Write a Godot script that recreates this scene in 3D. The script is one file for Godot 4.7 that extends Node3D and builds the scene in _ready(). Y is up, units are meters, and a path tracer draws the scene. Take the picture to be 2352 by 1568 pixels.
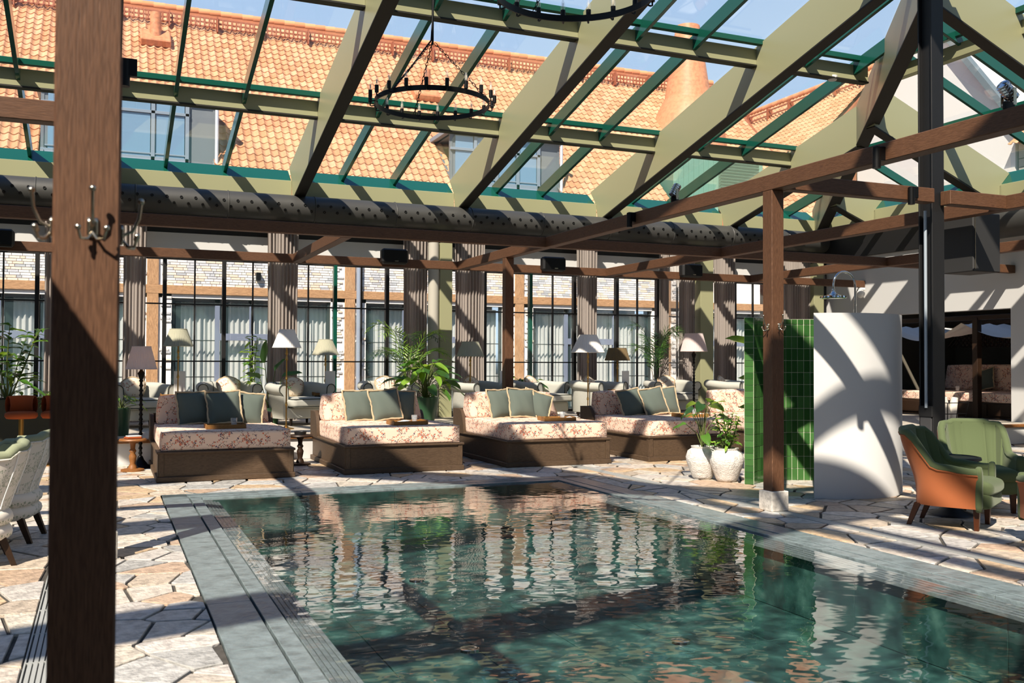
extends Node3D
# Pool hall under a glass roof. Metres, y up; depth away from the camera is -z.

var M := {}            # materials
var MC := {}           # shared meshes
var used := {}         # names taken
var rng := RandomNumberGenerator.new()

const FD := 18.9       # depth of the far wall
const RX := 16.3       # the white side wall
const LX := -10.0
const PLAT := 0.36     # height of the lounge platform

# ---------------------------------------------------------------- mesh builder
class MB:
	var v := PackedVector3Array()
	var n := PackedVector3Array()
	var t := PackedVector2Array()
	var c := PackedColorArray()
	var ix := PackedInt32Array()
	var col := Color.WHITE
	var colored := false
	func vert(p: Vector3, nn: Vector3, uv: Vector2) -> int:
		v.append(p); n.append(nn); t.append(uv)
		if colored: c.append(col)
		return v.size() - 1
	# a b c run counter-clockwise seen from outside
	func tri(a: Vector3, b: Vector3, cc: Vector3, ua := Vector2.ZERO, ub := Vector2.ZERO, uc := Vector2.ZERO) -> void:
		var nn := (b - a).cross(cc - a).normalized()
		var i := vert(a, nn, ua)
		vert(b, nn, ub); vert(cc, nn, uc)
		ix.append_array([i, i + 2, i + 1])
	func quad(a: Vector3, b: Vector3, cc: Vector3, d: Vector3, ua := Vector2.ZERO, ub := Vector2.ZERO, uc := Vector2.ZERO, ud := Vector2.ZERO) -> void:
		var nn := (cc - a).cross(d - b).normalized()
		var i := vert(a, nn, ua)
		vert(b, nn, ub); vert(cc, nn, uc); vert(d, nn, ud)
		ix.append_array([i, i + 2, i + 1, i, i + 3, i + 2])
	func idq(a: int, b: int, cc: int, d: int) -> void:
		ix.append_array([a, cc, b, a, d, cc])
	# box with chamfered edges; u runs along the longest side, in metres
	func box(ctr: Vector3, s: Vector3, bev := 0.0, bas := Basis(), uvo := Vector2.ZERO) -> void:
		var h := s / 2.0
		bev = minf(bev, minf(h.x, minf(h.y, h.z)) * 0.9)
		var la := 0
		if s.y > s.x and s.y >= s.z: la = 1
		elif s.z > s.x and s.z > s.y: la = 2
		var i := h - Vector3(bev, bev, bev)
		for ax in 3:
			var a1 := (ax + 1) % 3
			var a2 := (ax + 2) % 3
			for sg in [-1.0, 1.0]:
				var q := []
				var uq := []
				for k in [[-1, -1], [1, -1], [1, 1], [-1, 1]]:
					var p := Vector3()
					p[ax] = sg * h[ax]
					p[a1] = k[0] * i[a1]
					p[a2] = k[1] * i[a2] * sg
					q.append(ctr + bas * p)
					var uu: float = p[la] if la != ax else p[a1]
					var vv: float = 0.0
					if la == ax: vv = p[a2]
					elif la == a1: vv = p[a2]
					else: vv = p[a1]
					uq.append(Vector2(uu, vv) + uvo + Vector2(0.0, 0.37 * ax + 0.21 * sg))
				quad(q[0], q[1], q[2], q[3], uq[0], uq[1], uq[2], uq[3])
		if bev <= 0.0: return
		for ax in 3:
			var a1 := (ax + 1) % 3
			var a2 := (ax + 2) % 3
			for s1 in [-1.0, 1.0]:
				for s2 in [-1.0, 1.0]:
					var p0 := Vector3(); var p1 := Vector3(); var p2 := Vector3(); var p3 := Vector3()
					p0[ax] = -i[ax]; p1[ax] = i[ax]; p2[ax] = i[ax]; p3[ax] = -i[ax]
					p0[a1] = s1 * h[a1]; p1[a1] = s1 * h[a1]; p0[a2] = s2 * i[a2]; p1[a2] = s2 * i[a2]
					p2[a1] = s1 * i[a1]; p3[a1] = s1 * i[a1]; p2[a2] = s2 * h[a2]; p3[a2] = s2 * h[a2]
					var uu0 := Vector2(p0[la], 0.1) + uvo
					var uu1 := Vector2(p1[la], 0.1) + uvo
					if s1 * s2 < 0: quad(ctr + bas * p1, ctr + bas * p2, ctr + bas * p3, ctr + bas * p0, uu1, uu1, uu0, uu0)
					else: quad(ctr + bas * p0, ctr + bas * p3, ctr + bas * p2, ctr + bas * p1, uu0, uu0, uu1, uu1)
		for sx in [-1.0, 1.0]:
			for sy in [-1.0, 1.0]:
				for sz in [-1.0, 1.0]:
					var a := ctr + bas * Vector3(sx * h.x, sy * i.y, sz * i.z)
					var b := ctr + bas * Vector3(sx * i.x, sy * h.y, sz * i.z)
					var d := ctr + bas * Vector3(sx * i.x, sy * i.y, sz * h.z)
					if sx * sy * sz > 0: tri(a, b, d)
					else: tri(a, d, b)
	# soft cushion: a box whose faces bulge; r corner radius, puff bulge
	func cushion(ctr: Vector3, s: Vector3, r := 0.04, puff := 0.03, bas := Basis(), seg := 8, uvs := 1.0) -> void:
		var h := s / 2.0
		for ax in 3:
			var a1 := (ax + 1) % 3
			var a2 := (ax + 2) % 3
			for sg in [-1.0, 1.0]:
				var base := v.size()
				for j in seg + 1:
					for k in seg + 1:
						var x := -1.0 + 2.0 * k / seg
						var y := -1.0 + 2.0 * j / seg
						var p := Vector3()
						p[ax] = sg * h[ax]; p[a1] = x * h[a1]; p[a2] = y * h[a2] * sg
						var core := Vector3(clampf(p.x, -h.x + r, h.x - r), clampf(p.y, -h.y + r, h.y - r), clampf(p.z, -h.z + r, h.z - r))
						var nn := (p - core).normalized()
						var q := core + nn * r
						var e := Vector3(p.x / h.x, p.y / h.y, p.z / h.z)
						var w := (1.0 - e[a1] * e[a1]) * (1.0 - e[a2] * e[a2])
						q[ax] += sg * puff * w * minf(1.0, h[ax] * 4.0)
						vert(ctr + bas * q, bas * nn, Vector2(p[a1], p[a2] * sg) * uvs + Vector2(ctr.x * 0.7 + 0.3 * ax, ctr.z * 0.6 + 0.1 * sg))
				for j in seg:
					for k in seg:
						var o := base + j * (seg + 1) + k
						idq(o, o + 1, o + seg + 2, o + seg + 1)
	func lathe(prof: Array, seg := 20, o := Vector3.ZERO, bas := Basis(), sharp := false) -> void:
		# prof: Vector2(r, y) from bottom to top
		var m := prof.size()
		var run := 0.0
		for j in m - 1:
			var p0: Vector2 = prof[j]
			var p1: Vector2 = prof[j + 1]
			if p0.distance_to(p1) < 0.00001: continue
			var t0: Vector2 = p1 - p0
			var t1: Vector2 = p1 - p0
			if not sharp:
				if j > 0 and (p0 - prof[j - 1]).normalized().dot((p1 - p0).normalized()) > 0.5: t0 = (p1 - prof[j - 1])
				if j < m - 2 and (prof[j + 2] - p1).normalized().dot((p1 - p0).normalized()) > 0.5: t1 = (prof[j + 2] - p0)
			var n0 := Vector2(t0.y, -t0.x).normalized()
			var n1 := Vector2(t1.y, -t1.x).normalized()
			var base := v.size()
			var l := p0.distance_to(p1)
			for k in seg + 1:
				var a := TAU * k / seg
				var cs := cos(a); var sn := sin(a)
				vert(o + bas * Vector3(p0.x * cs, p0.y, p0.x * sn), bas * Vector3(n0.x * cs, n0.y, n0.x * sn), Vector2(float(k) / seg, run))
				vert(o + bas * Vector3(p1.x * cs, p1.y, p1.x * sn), bas * Vector3(n1.x * cs, n1.y, n1.x * sn), Vector2(float(k) / seg, run + l))
			run += l
			for k in seg:
				var b := base + k * 2
				idq(b, b + 1, b + 3, b + 2)
	func disc(o: Vector3, r: float, up := true, seg := 20) -> void:
		for k in seg:
			var a := TAU * k / seg
			var b := TAU * (k + 1) / seg
			var p := o + Vector3(cos(a), 0, sin(a)) * r
			var q := o + Vector3(cos(b), 0, sin(b)) * r
			if up: tri(o, q, p)
			else: tri(o, p, q)
	func tube(pts: Array, rad, seg := 8, caps := true, closed := false) -> void:
		var m := pts.size()
		var base := v.size()
		var prev := Vector3.ZERO
		var run := 0.0
		for j in m:
			var dir: Vector3
			if closed: dir = (pts[(j + 1) % m] - pts[(j + m - 1) % m]).normalized()
			elif j == 0: dir = (pts[1] - pts[0]).normalized()
			elif j == m - 1: dir = (pts[j] - pts[j - 1]).normalized()
			else: dir = (pts[j + 1] - pts[j - 1]).normalized()
			var side := prev - dir * prev.dot(dir)
			if side.length() < 0.01:
				side = dir.cross(Vector3.UP)
				if side.length() < 0.05: side = dir.cross(Vector3.RIGHT)
			side = side.normalized()
			prev = side
			var up := side.cross(dir)
			var r: float = rad[j] if rad is Array else rad
			if j > 0: run += (pts[j] - pts[j - 1]).length()
			for k in seg + 1:
				var a := TAU * k / seg
				var nn := side * cos(a) + up * sin(a)
				vert(pts[j] + nn * r, nn, Vector2(run, float(k) / seg * r * 6.0))
		var w := seg + 1
		var rings := m if closed else m - 1
		for j in rings:
			var j2 := (j + 1) % m
			for k in seg:
				idq(base + j * w + k, base + j2 * w + k, base + j2 * w + k + 1, base + j * w + k + 1)
		if caps and not closed:
			for e in [0, m - 1]:
				var r: float = rad[e] if rad is Array else rad
				if r < 0.0005: continue
				for k in range(1, seg - 1):
					var a: Vector3 = v[base + e * w]
					var b: Vector3 = v[base + e * w + k]
					var d: Vector3 = v[base + e * w + k + 1]
					if e == 0: tri(a, b, d)
					else: tri(a, d, b)
	func ball(o: Vector3, r: Vector3, seg := 12, rings := 8, bas := Basis()) -> void:
		var base := v.size()
		for j in rings + 1:
			var th := PI * j / rings
			for k in seg + 1:
				var a := TAU * k / seg
				var d := Vector3(sin(th) * cos(a), -cos(th), sin(th) * sin(a))
				vert(o + bas * (d * r), bas * (d / r).normalized(), Vector2(float(k) / seg, float(j) / rings))
		for j in rings:
			for k in seg:
				var b := base + j * (seg + 1) + k
				idq(b, b + seg + 1, b + seg + 2, b + 1)
	# convex or simple polygon in x/y of the basis, pulled along its z
	func prism(poly: PackedVector2Array, depth: float, xf: Transform3D, uvs := 1.0) -> void:
		if Geometry2D.is_polygon_clockwise(poly):
			poly = poly.duplicate(); poly.reverse()
		var ids := Geometry2D.triangulate_polygon(poly)
		for i in range(0, ids.size(), 3):
			var a := poly[ids[i]]; var b := poly[ids[i + 1]]; var d := poly[ids[i + 2]]
			if (b - a).cross(d - a) < 0:
				var sw := b; b = d; d = sw
			tri(xf * Vector3(a.x, a.y, depth), xf * Vector3(b.x, b.y, depth), xf * Vector3(d.x, d.y, depth), a * uvs, b * uvs, d * uvs)
			tri(xf * Vector3(a.x, a.y, 0), xf * Vector3(d.x, d.y, 0), xf * Vector3(b.x, b.y, 0), a * uvs, d * uvs, b * uvs)
		for i in poly.size():
			var a := poly[i]; var b := poly[(i + 1) % poly.size()]
			var l := a.distance_to(b)
			quad(xf * Vector3(a.x, a.y, 0), xf * Vector3(b.x, b.y, 0), xf * Vector3(b.x, b.y, depth), xf * Vector3(a.x, a.y, depth), Vector2(0, 0), Vector2(l, 0) * uvs, Vector2(l, depth) * uvs, Vector2(0, depth) * uvs)
	# grid surface from a callable f(i, j) -> Vector3, i along 0..a, j along 0..b
	func grid(a: int, b: int, f: Callable, uvs := Vector2.ONE, flip := false) -> void:
		var base := v.size()
		for i in a + 1:
			for j in b + 1:
				vert(f.call(float(i) / a, float(j) / b), Vector3.UP, Vector2(float(i) / a, float(j) / b) * uvs)
		var w := b + 1
		for i in a + 1:
			for j in b + 1:
				var px: Vector3 = v[base + mini(i + 1, a) * w + j] - v[base + maxi(i - 1, 0) * w + j]
				var py: Vector3 = v[base + i * w + mini(j + 1, b)] - v[base + i * w + maxi(j - 1, 0)]
				var nn := px.cross(py).normalized()
				n[base + i * w + j] = -nn if flip else nn
		for i in a:
			for j in b:
				var o := base + i * w + j
				if flip: idq(o, o + 1, o + w + 1, o + w)
				else: idq(o, o + w, o + w + 1, o + 1)
	func mesh() -> ArrayMesh:
		var arr := []
		arr.resize(Mesh.ARRAY_MAX)
		arr[Mesh.ARRAY_VERTEX] = v
		arr[Mesh.ARRAY_NORMAL] = n
		arr[Mesh.ARRAY_TEX_UV] = t
		if colored: arr[Mesh.ARRAY_COLOR] = c
		arr[Mesh.ARRAY_INDEX] = ix
		var m := ArrayMesh.new()
		if v.size() > 0: m.add_surface_from_arrays(Mesh.PRIMITIVE_TRIANGLES, arr)
		return m

# ---------------------------------------------------------------- nodes
func numbered(called: String) -> String:
	if not used.has(called):
		used[called] = 0
		return called
	used[called] += 1
	return "%s_%03d" % [called, used[called]]

func thing(called: String, label: String, category: String, at := Vector3.ZERO, turn := 0.0, group := "") -> Node3D:
	var o := Node3D.new()
	o.name = numbered(called)
	add_child(o)
	o.position = at
	o.rotation.y = turn
	o.set_meta("label", label)
	o.set_meta("category", category)
	if group != "": o.set_meta("group", group)
	return o

func struct(called: String, label := "") -> Node3D:
	var o := Node3D.new()
	o.name = numbered(called)
	add_child(o)
	o.set_meta("kind", "structure")
	if label != "": o.set_meta("label", label)
	return o

func part(parent: Node3D, called: String, mesh: Mesh, m: Material, xf := Transform3D()) -> MeshInstance3D:
	var o := MeshInstance3D.new()
	o.name = called
	o.mesh = mesh
	o.material_override = m
	o.transform = xf
	parent.add_child(o, true)
	return o

func bx(parent: Node3D, called: String, m: Material, ctr: Vector3, s: Vector3, bev := 0.004, bas := Basis()) -> MeshInstance3D:
	var b := MB.new()
	b.box(ctr, s, bev, bas, Vector2(ctr.x * 1.7 + ctr.z * 0.9, ctr.y * 1.3 + ctr.z * 0.4 + ctr.x * 0.3))
	return part(parent, called, b.mesh(), m)

# box from room limits: x0..x1, y0..y1, depth d0..d1
func bl(parent: Node3D, called: String, m: Material, x0: float, x1: float, y0: float, y1: float, d0: float, d1: float, bev := 0.004) -> MeshInstance3D:
	return bx(parent, called, m, Vector3((x0 + x1) / 2, (y0 + y1) / 2, -(d0 + d1) / 2), Vector3(x1 - x0, y1 - y0, d1 - d0), bev)

func copy(o: Node3D, at: Vector3, turn: float, label := "") -> Node3D:
	var c: Node3D = o.duplicate()
	c.name = numbered(String(o.name).rstrip("0123456789").rstrip("_"))
	add_child(c)
	c.position = at
	c.rotation.y = turn
	if label != "": c.set_meta("label", label)
	return c

# ---------------------------------------------------------------- materials
func ntex(size: int, freq: float, oct: int, cols: Array, kind := FastNoiseLite.TYPE_SIMPLEX_SMOOTH, sd := 1, nrm := 0.0) -> NoiseTexture2D:
	var f := FastNoiseLite.new()
	f.seed = sd
	f.noise_type = kind
	f.frequency = freq
	f.fractal_octaves = oct
	var t := NoiseTexture2D.new()
	t.width = size; t.height = size
	t.seamless = true
	t.seamless_blend_skirt = 0.2
	t.noise = f
	if nrm > 0.0:
		t.as_normal_map = true
		t.bump_strength = nrm
	elif cols.size() > 0:
		var g := Gradient.new()
		var off := PackedFloat32Array()
		var cl := PackedColorArray()
		for i in cols.size():
			off.append(float(i) / (cols.size() - 1))
			cl.append(cols[i])
		g.offsets = off; g.colors = cl
		t.color_ramp = g
	return t

func mat(c: Color, rough := 0.7, metal := 0.0, spec := 0.5) -> StandardMaterial3D:
	var m := StandardMaterial3D.new()
	m.albedo_color = c
	m.roughness = rough
	m.metallic = metal
	m.metallic_specular = spec
	return m

func tmat(c: Color, tex: Texture2D, scale: Vector3, rough := 0.8, tri := true, spec := 0.4) -> StandardMaterial3D:
	var m := mat(c, rough, 0.0, spec)
	m.albedo_texture = tex
	m.uv1_scale = scale
	if tri:
		m.uv1_triplanar = true
		m.uv1_world_triplanar = true
	return m

func bump(m: StandardMaterial3D, tex: Texture2D, cm: float) -> StandardMaterial3D:
	m.heightmap_enabled = true
	m.heightmap_texture = tex
	m.heightmap_scale = cm
	return m

func gy(v: float) -> Color: return Color(v, v, v)
func c8(r: int, gg: int, b: int) -> Color: return Color(r / 255.0, gg / 255.0, b / 255.0)

func _ready() -> void:
	rng.seed = 7
	# camera
	var cam := Camera3D.new()
	cam.name = "camera"
	add_child(cam)
	var lens := CameraAttributesPhysical.new()
	lens.frustum_focal_length = 33.673
	lens.frustum_focus_distance = 12.5
	lens.exposure_aperture = 4.5
	lens.frustum_near = 0.05
	lens.frustum_far = 400.0
	cam.attributes = lens
	cam.fov = 39.23
	cam.near = 0.05
	cam.far = 400.0
	cam.position = Vector3(0, 1.5, 0)
	cam.basis = Basis(Vector3.UP, deg_to_rad(-23.017)) * Basis(Vector3.RIGHT, deg_to_rad(1.186)) * Basis(Vector3.FORWARD, -0.0038)
	cam.current = true
	# sky and sun
	var env := Environment.new()
	var sky := Sky.new()
	var sm := ProceduralSkyMaterial.new()
	sm.sky_top_color = c8(54, 96, 156)
	sm.sky_horizon_color = c8(196, 222, 244)
	sm.sky_curve = 0.42
	sm.ground_bottom_color = c8(120, 118, 112)
	sm.ground_horizon_color = c8(150, 155, 158)
	sm.sky_energy_multiplier = 1.3
	sm.ground_energy_multiplier = 0.5
	sky.sky_material = sm
	env.background_mode = Environment.BG_SKY
	env.sky = sky
	env.tonemap_mode = Environment.TONE_MAPPER_LINEAR
	env.tonemap_exposure = 0.86
	env.sdfgi_enabled = true
	env.ssao_enabled = true
	env.ssil_enabled = true
	var we := WorldEnvironment.new()
	we.name = "world_environment"
	we.environment = env
	add_child(we)
	var sun := DirectionalLight3D.new()
	sun.name = "sun"
	sun.light_color = c8(255, 243, 226)
	sun.light_energy = 3.6
	sun.light_angular_distance = 0.53
	sun.shadow_enabled = true
	sun.sky_mode = DirectionalLight3D.SKY_MODE_LIGHT_ONLY
	add_child(sun)
	sun.look_at_from_position(Vector3(-6, 14, 8), Vector3(-6, 14, 8) + Vector3(0.648, -1.0, -0.779))
	# the place
	make_materials()
	make_ground()
	make_floor()
	make_pool()
	make_walls()
	make_roof()
	make_pergola()
	stage_hotel()
	stage_fabrics()
	stage_beds()
	stage_curtains()
	stage_armchairs()
	stage_lamps()
	stage_lounge_tables()
	stage_shower()
	stage_fixtures()
	stage_chandeliers()
	stage_chairs()
	stage_hooks()
	stage_plants()
	stage_alcove()

# ---------------------------------------------------------------- materials
func make_materials() -> void:
	var grain := ntex(512, 0.02, 4, [c8(120, 110, 104), c8(190, 178, 168), c8(150, 138, 128), c8(228, 216, 204)], FastNoiseLite.TYPE_SIMPLEX_SMOOTH, 3)
	var fine := ntex(512, 0.06, 4, [gy(0.55), gy(0.8), gy(1.0)], FastNoiseLite.TYPE_SIMPLEX_SMOOTH, 5)
	var soft := ntex(512, 0.012, 5, [gy(0.72), gy(0.9), gy(1.0)], FastNoiseLite.TYPE_SIMPLEX_SMOOTH, 9)
	var hgt := ntex(512, 0.03, 5, [gy(0.0), gy(1.0)], FastNoiseLite.TYPE_SIMPLEX_SMOOTH, 11)
	M.grain = grain; M.fine = fine; M.soft = soft; M.hgt = hgt
	M.pergola = bump(tmat(c8(140, 106, 82), grain, Vector3(0.5, 9.0, 1), 0.55, false), grain, 0.2)
	M.post_near = M.pergola
	M.oak = tmat(c8(196, 140, 82), grain, Vector3(0.8, 9, 1), 0.5, false)
	M.trayw = tmat(c8(214, 164, 96), grain, Vector3(1.2, 12, 1), 0.5, false)
	M.bedwood = bump(tmat(c8(122, 106, 88), grain, Vector3(0.6, 8, 1), 0.55, false), grain, 0.15)
	M.legwood = tmat(c8(110, 64, 36), grain, Vector3(1.5, 12, 1), 0.4, false)
	M.darkwood = tmat(c8(74, 56, 42), grain, Vector3(1, 10, 1), 0.5, false)
	M.timber = tmat(c8(255, 214, 168), grain, Vector3(0.3, 3, 1), 0.7, false)
	M.olive = mat(c8(150, 150, 116), 0.4)
	M.teal = mat(c8(20, 78, 64), 0.16)
	M.white = bump(mat(c8(202, 202, 200), 0.9), fine, 0.05)
	M.white.uv1_triplanar = true; M.white.uv1_world_triplanar = true
	M.black = mat(c8(24, 24, 25), 0.5)
	M.duct = bump(mat(c8(70, 70, 68), 0.5, 0.3), soft, 0.1)
	M.duct.uv1_triplanar = true; M.duct.uv1_world_triplanar = true
	M.iron = mat(c8(20, 20, 20), 0.45, 0.6)
	M.chrome = mat(c8(215, 218, 220), 0.08, 1.0)
	M.brass = mat(c8(190, 150, 84), 0.28, 1.0)
	M.nickel = mat(c8(190, 180, 160), 0.22, 1.0)
	M.screed = tmat(c8(84, 80, 74), soft, Vector3.ONE * 1.5, 0.9)
	M.stone = bump(tmat(Color.WHITE, soft, Vector3.ONE * 1.6, 0.42), hgt, 0.6)
	M.stone.vertex_color_use_as_albedo = true
	M.stone.metallic_specular = 0.45
	M.slate = bump(tmat(c8(130, 144, 146), soft, Vector3(0.9, 0.9, 0.9), 0.3), hgt, 0.35)
	var pt := ntex(512, 0.014, 6, [c8(30, 52, 52), c8(64, 92, 90), c8(98, 130, 124), c8(168, 190, 178)], FastNoiseLite.TYPE_SIMPLEX_SMOOTH, 21)
	M.poolstone = tmat(c8(132, 172, 168), pt, Vector3(0.45, 0.45, 0.45), 0.5)
	M.poolside = M.poolstone
	M.groove = mat(c8(56, 56, 54), 0.7)
	M.grate = mat(c8(164, 166, 162), 0.45, 0.0)
	var gl := mat(Color(0.75, 0.85, 0.88, 0.02), 0.0)
	gl.transparency = BaseMaterial3D.TRANSPARENCY_ALPHA
	M.glass = gl
	var gl2 := mat(Color(0.62, 0.78, 0.75, 0.03), 0.0)
	gl2.transparency = BaseMaterial3D.TRANSPARENCY_ALPHA
	M.glass_wall = gl2
	var wt := mat(Color(0.05, 0.16, 0.17, 0.05), 0.0)
	wt.transparency = BaseMaterial3D.TRANSPARENCY_ALPHA
	wt.metallic_specular = 0.5
	wt.normal_enabled = true
	wt.normal_texture = ntex(1024, 0.011, 3, [], FastNoiseLite.TYPE_SIMPLEX_SMOOTH, 31, 6.0)
	wt.normal_scale = 0.1
	wt.uv1_scale = Vector3(0.22, 0.3, 1)
	M.water = wt
	M.backwall = mat(c8(104, 98, 86), 0.9)
	M.alcove = M.backwall
	M.flange = mat(c8(28, 26, 18), 0.6)  # near-black: shade under the roof members put into the colour
	M.whitestone = bump(tmat(c8(222, 216, 206), soft, Vector3.ONE * 2.0, 0.7), hgt, 0.2)
	M.terra = tmat(c8(226, 150, 108), soft, Vector3.ONE, 0.5)
	M.lawn = tmat(c8(140, 136, 126), soft, Vector3.ONE * 0.5, 0.95)

# ---------------------------------------------------------------- ground outside
func make_ground() -> void:
	var o := struct("ground", "pale paved courtyard ground outside the glass hall")
	bl(o, "paving", M.lawn, -60, 90, -0.5, -0.12, 19.3, 110, 0.0)
	bl(o, "paving", M.lawn, 21.4, 90, -0.5, -0.12, -30, 19.3, 0.0)

# ---------------------------------------------------------------- floor of crazy paving
func shot(p: Vector3) -> Vector2:      # where a point falls in the picture, used only to pick the larger stones
	var cam: Camera3D = $camera
	var q := cam.transform.affine_inverse() * p
	if q.z > -0.3: return Vector2(-9999, -9999)
	return Vector2(1176 + 2200 * q.x / -q.z, 784 - 2200 * q.y / -q.z)

func poly_area(p: PackedVector2Array) -> float:
	var s := 0.0
	for i in p.size():
		s += p[i].cross(p[(i + 1) % p.size()])
	return absf(s) / 2.0

func rect(x0: float, x1: float, d0: float, d1: float) -> PackedVector2Array:
	return PackedVector2Array([Vector2(x0, d0), Vector2(x1, d0), Vector2(x1, d1), Vector2(x0, d1)])

func voronoi(x0: float, x1: float, y0: float, y1: float, sx: float, sy: float, jit: float) -> Array:
	var nx := int((x1 - x0) / sx) + 1
	var ny := int((y1 - y0) / sy) + 1
	var pts := {}
	for i in range(-3, nx + 3):
		for j in range(-3, ny + 3):
			pts[Vector2i(i, j)] = Vector2(x0 + (i + 0.5 + rng.randf_range(-jit, jit) + 0.5 * (j & 1)) * sx, y0 + (j + 0.5 + rng.randf_range(-jit, jit)) * sy)
	var out := []
	for i in nx:
		for j in ny:
			var p: Vector2 = pts[Vector2i(i, j)]
			var cell := rect(p.x - sx * 1.9, p.x + sx * 1.9, p.y - sy * 1.9, p.y + sy * 1.9)
			for a in range(-3, 4):
				for b in range(-3, 4):
					if a == 0 and b == 0: continue
					var q: Vector2 = pts[Vector2i(i + a, j + b)]
					var mid := (p + q) / 2.0
					var nn := q - p
					var cut := PackedVector2Array()
					var m := cell.size()
					for k in m:
						var e := cell[k]
						var f := cell[(k + 1) % m]
						var de := (e - mid).dot(nn)
						var df := (f - mid).dot(nn)
						if de <= 0: cut.append(e)
						if (de < 0) != (df < 0) and absf(de - df) > 1e-9: cut.append(e + (f - e) * (de / (de - df)))
					cell = cut
					if cell.size() < 3: break
				if cell.size() < 3: break
			if cell.size() >= 3: out.append(cell)
	return out

func slab_mesh(b: MB, poly: PackedVector2Array, top: float, thick: float, bev: float) -> void:
	# poly in (x, depth); counter-clockwise made sure of
	if Geometry2D.is_polygon_clockwise(poly):
		poly = poly.duplicate(); poly.reverse()
	var inn := PackedVector2Array()
	var ctr := Vector2.ZERO
	for p in poly: ctr += p
	ctr /= poly.size()
	for p in poly: inn.append(p + (ctr - p).normalized() * bev)
	var m := poly.size()
	for i in m:
		var a := inn[i]; var c := inn[(i + 1) % m]
		b.tri(Vector3(ctr.x, top, -ctr.y), Vector3(a.x, top, -a.y), Vector3(c.x, top, -c.y))
		var oa := poly[i]; var oc := poly[(i + 1) % m]
		b.quad(Vector3(oa.x, top - bev, -oa.y), Vector3(oc.x, top - bev, -oc.y), Vector3(c.x, top, -c.y), Vector3(a.x, top, -a.y))
		b.quad(Vector3(oa.x, top - thick, -oa.y), Vector3(oc.x, top - thick, -oc.y), Vector3(oc.x, top - bev, -oc.y), Vector3(oa.x, top - bev, -oa.y))

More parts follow.
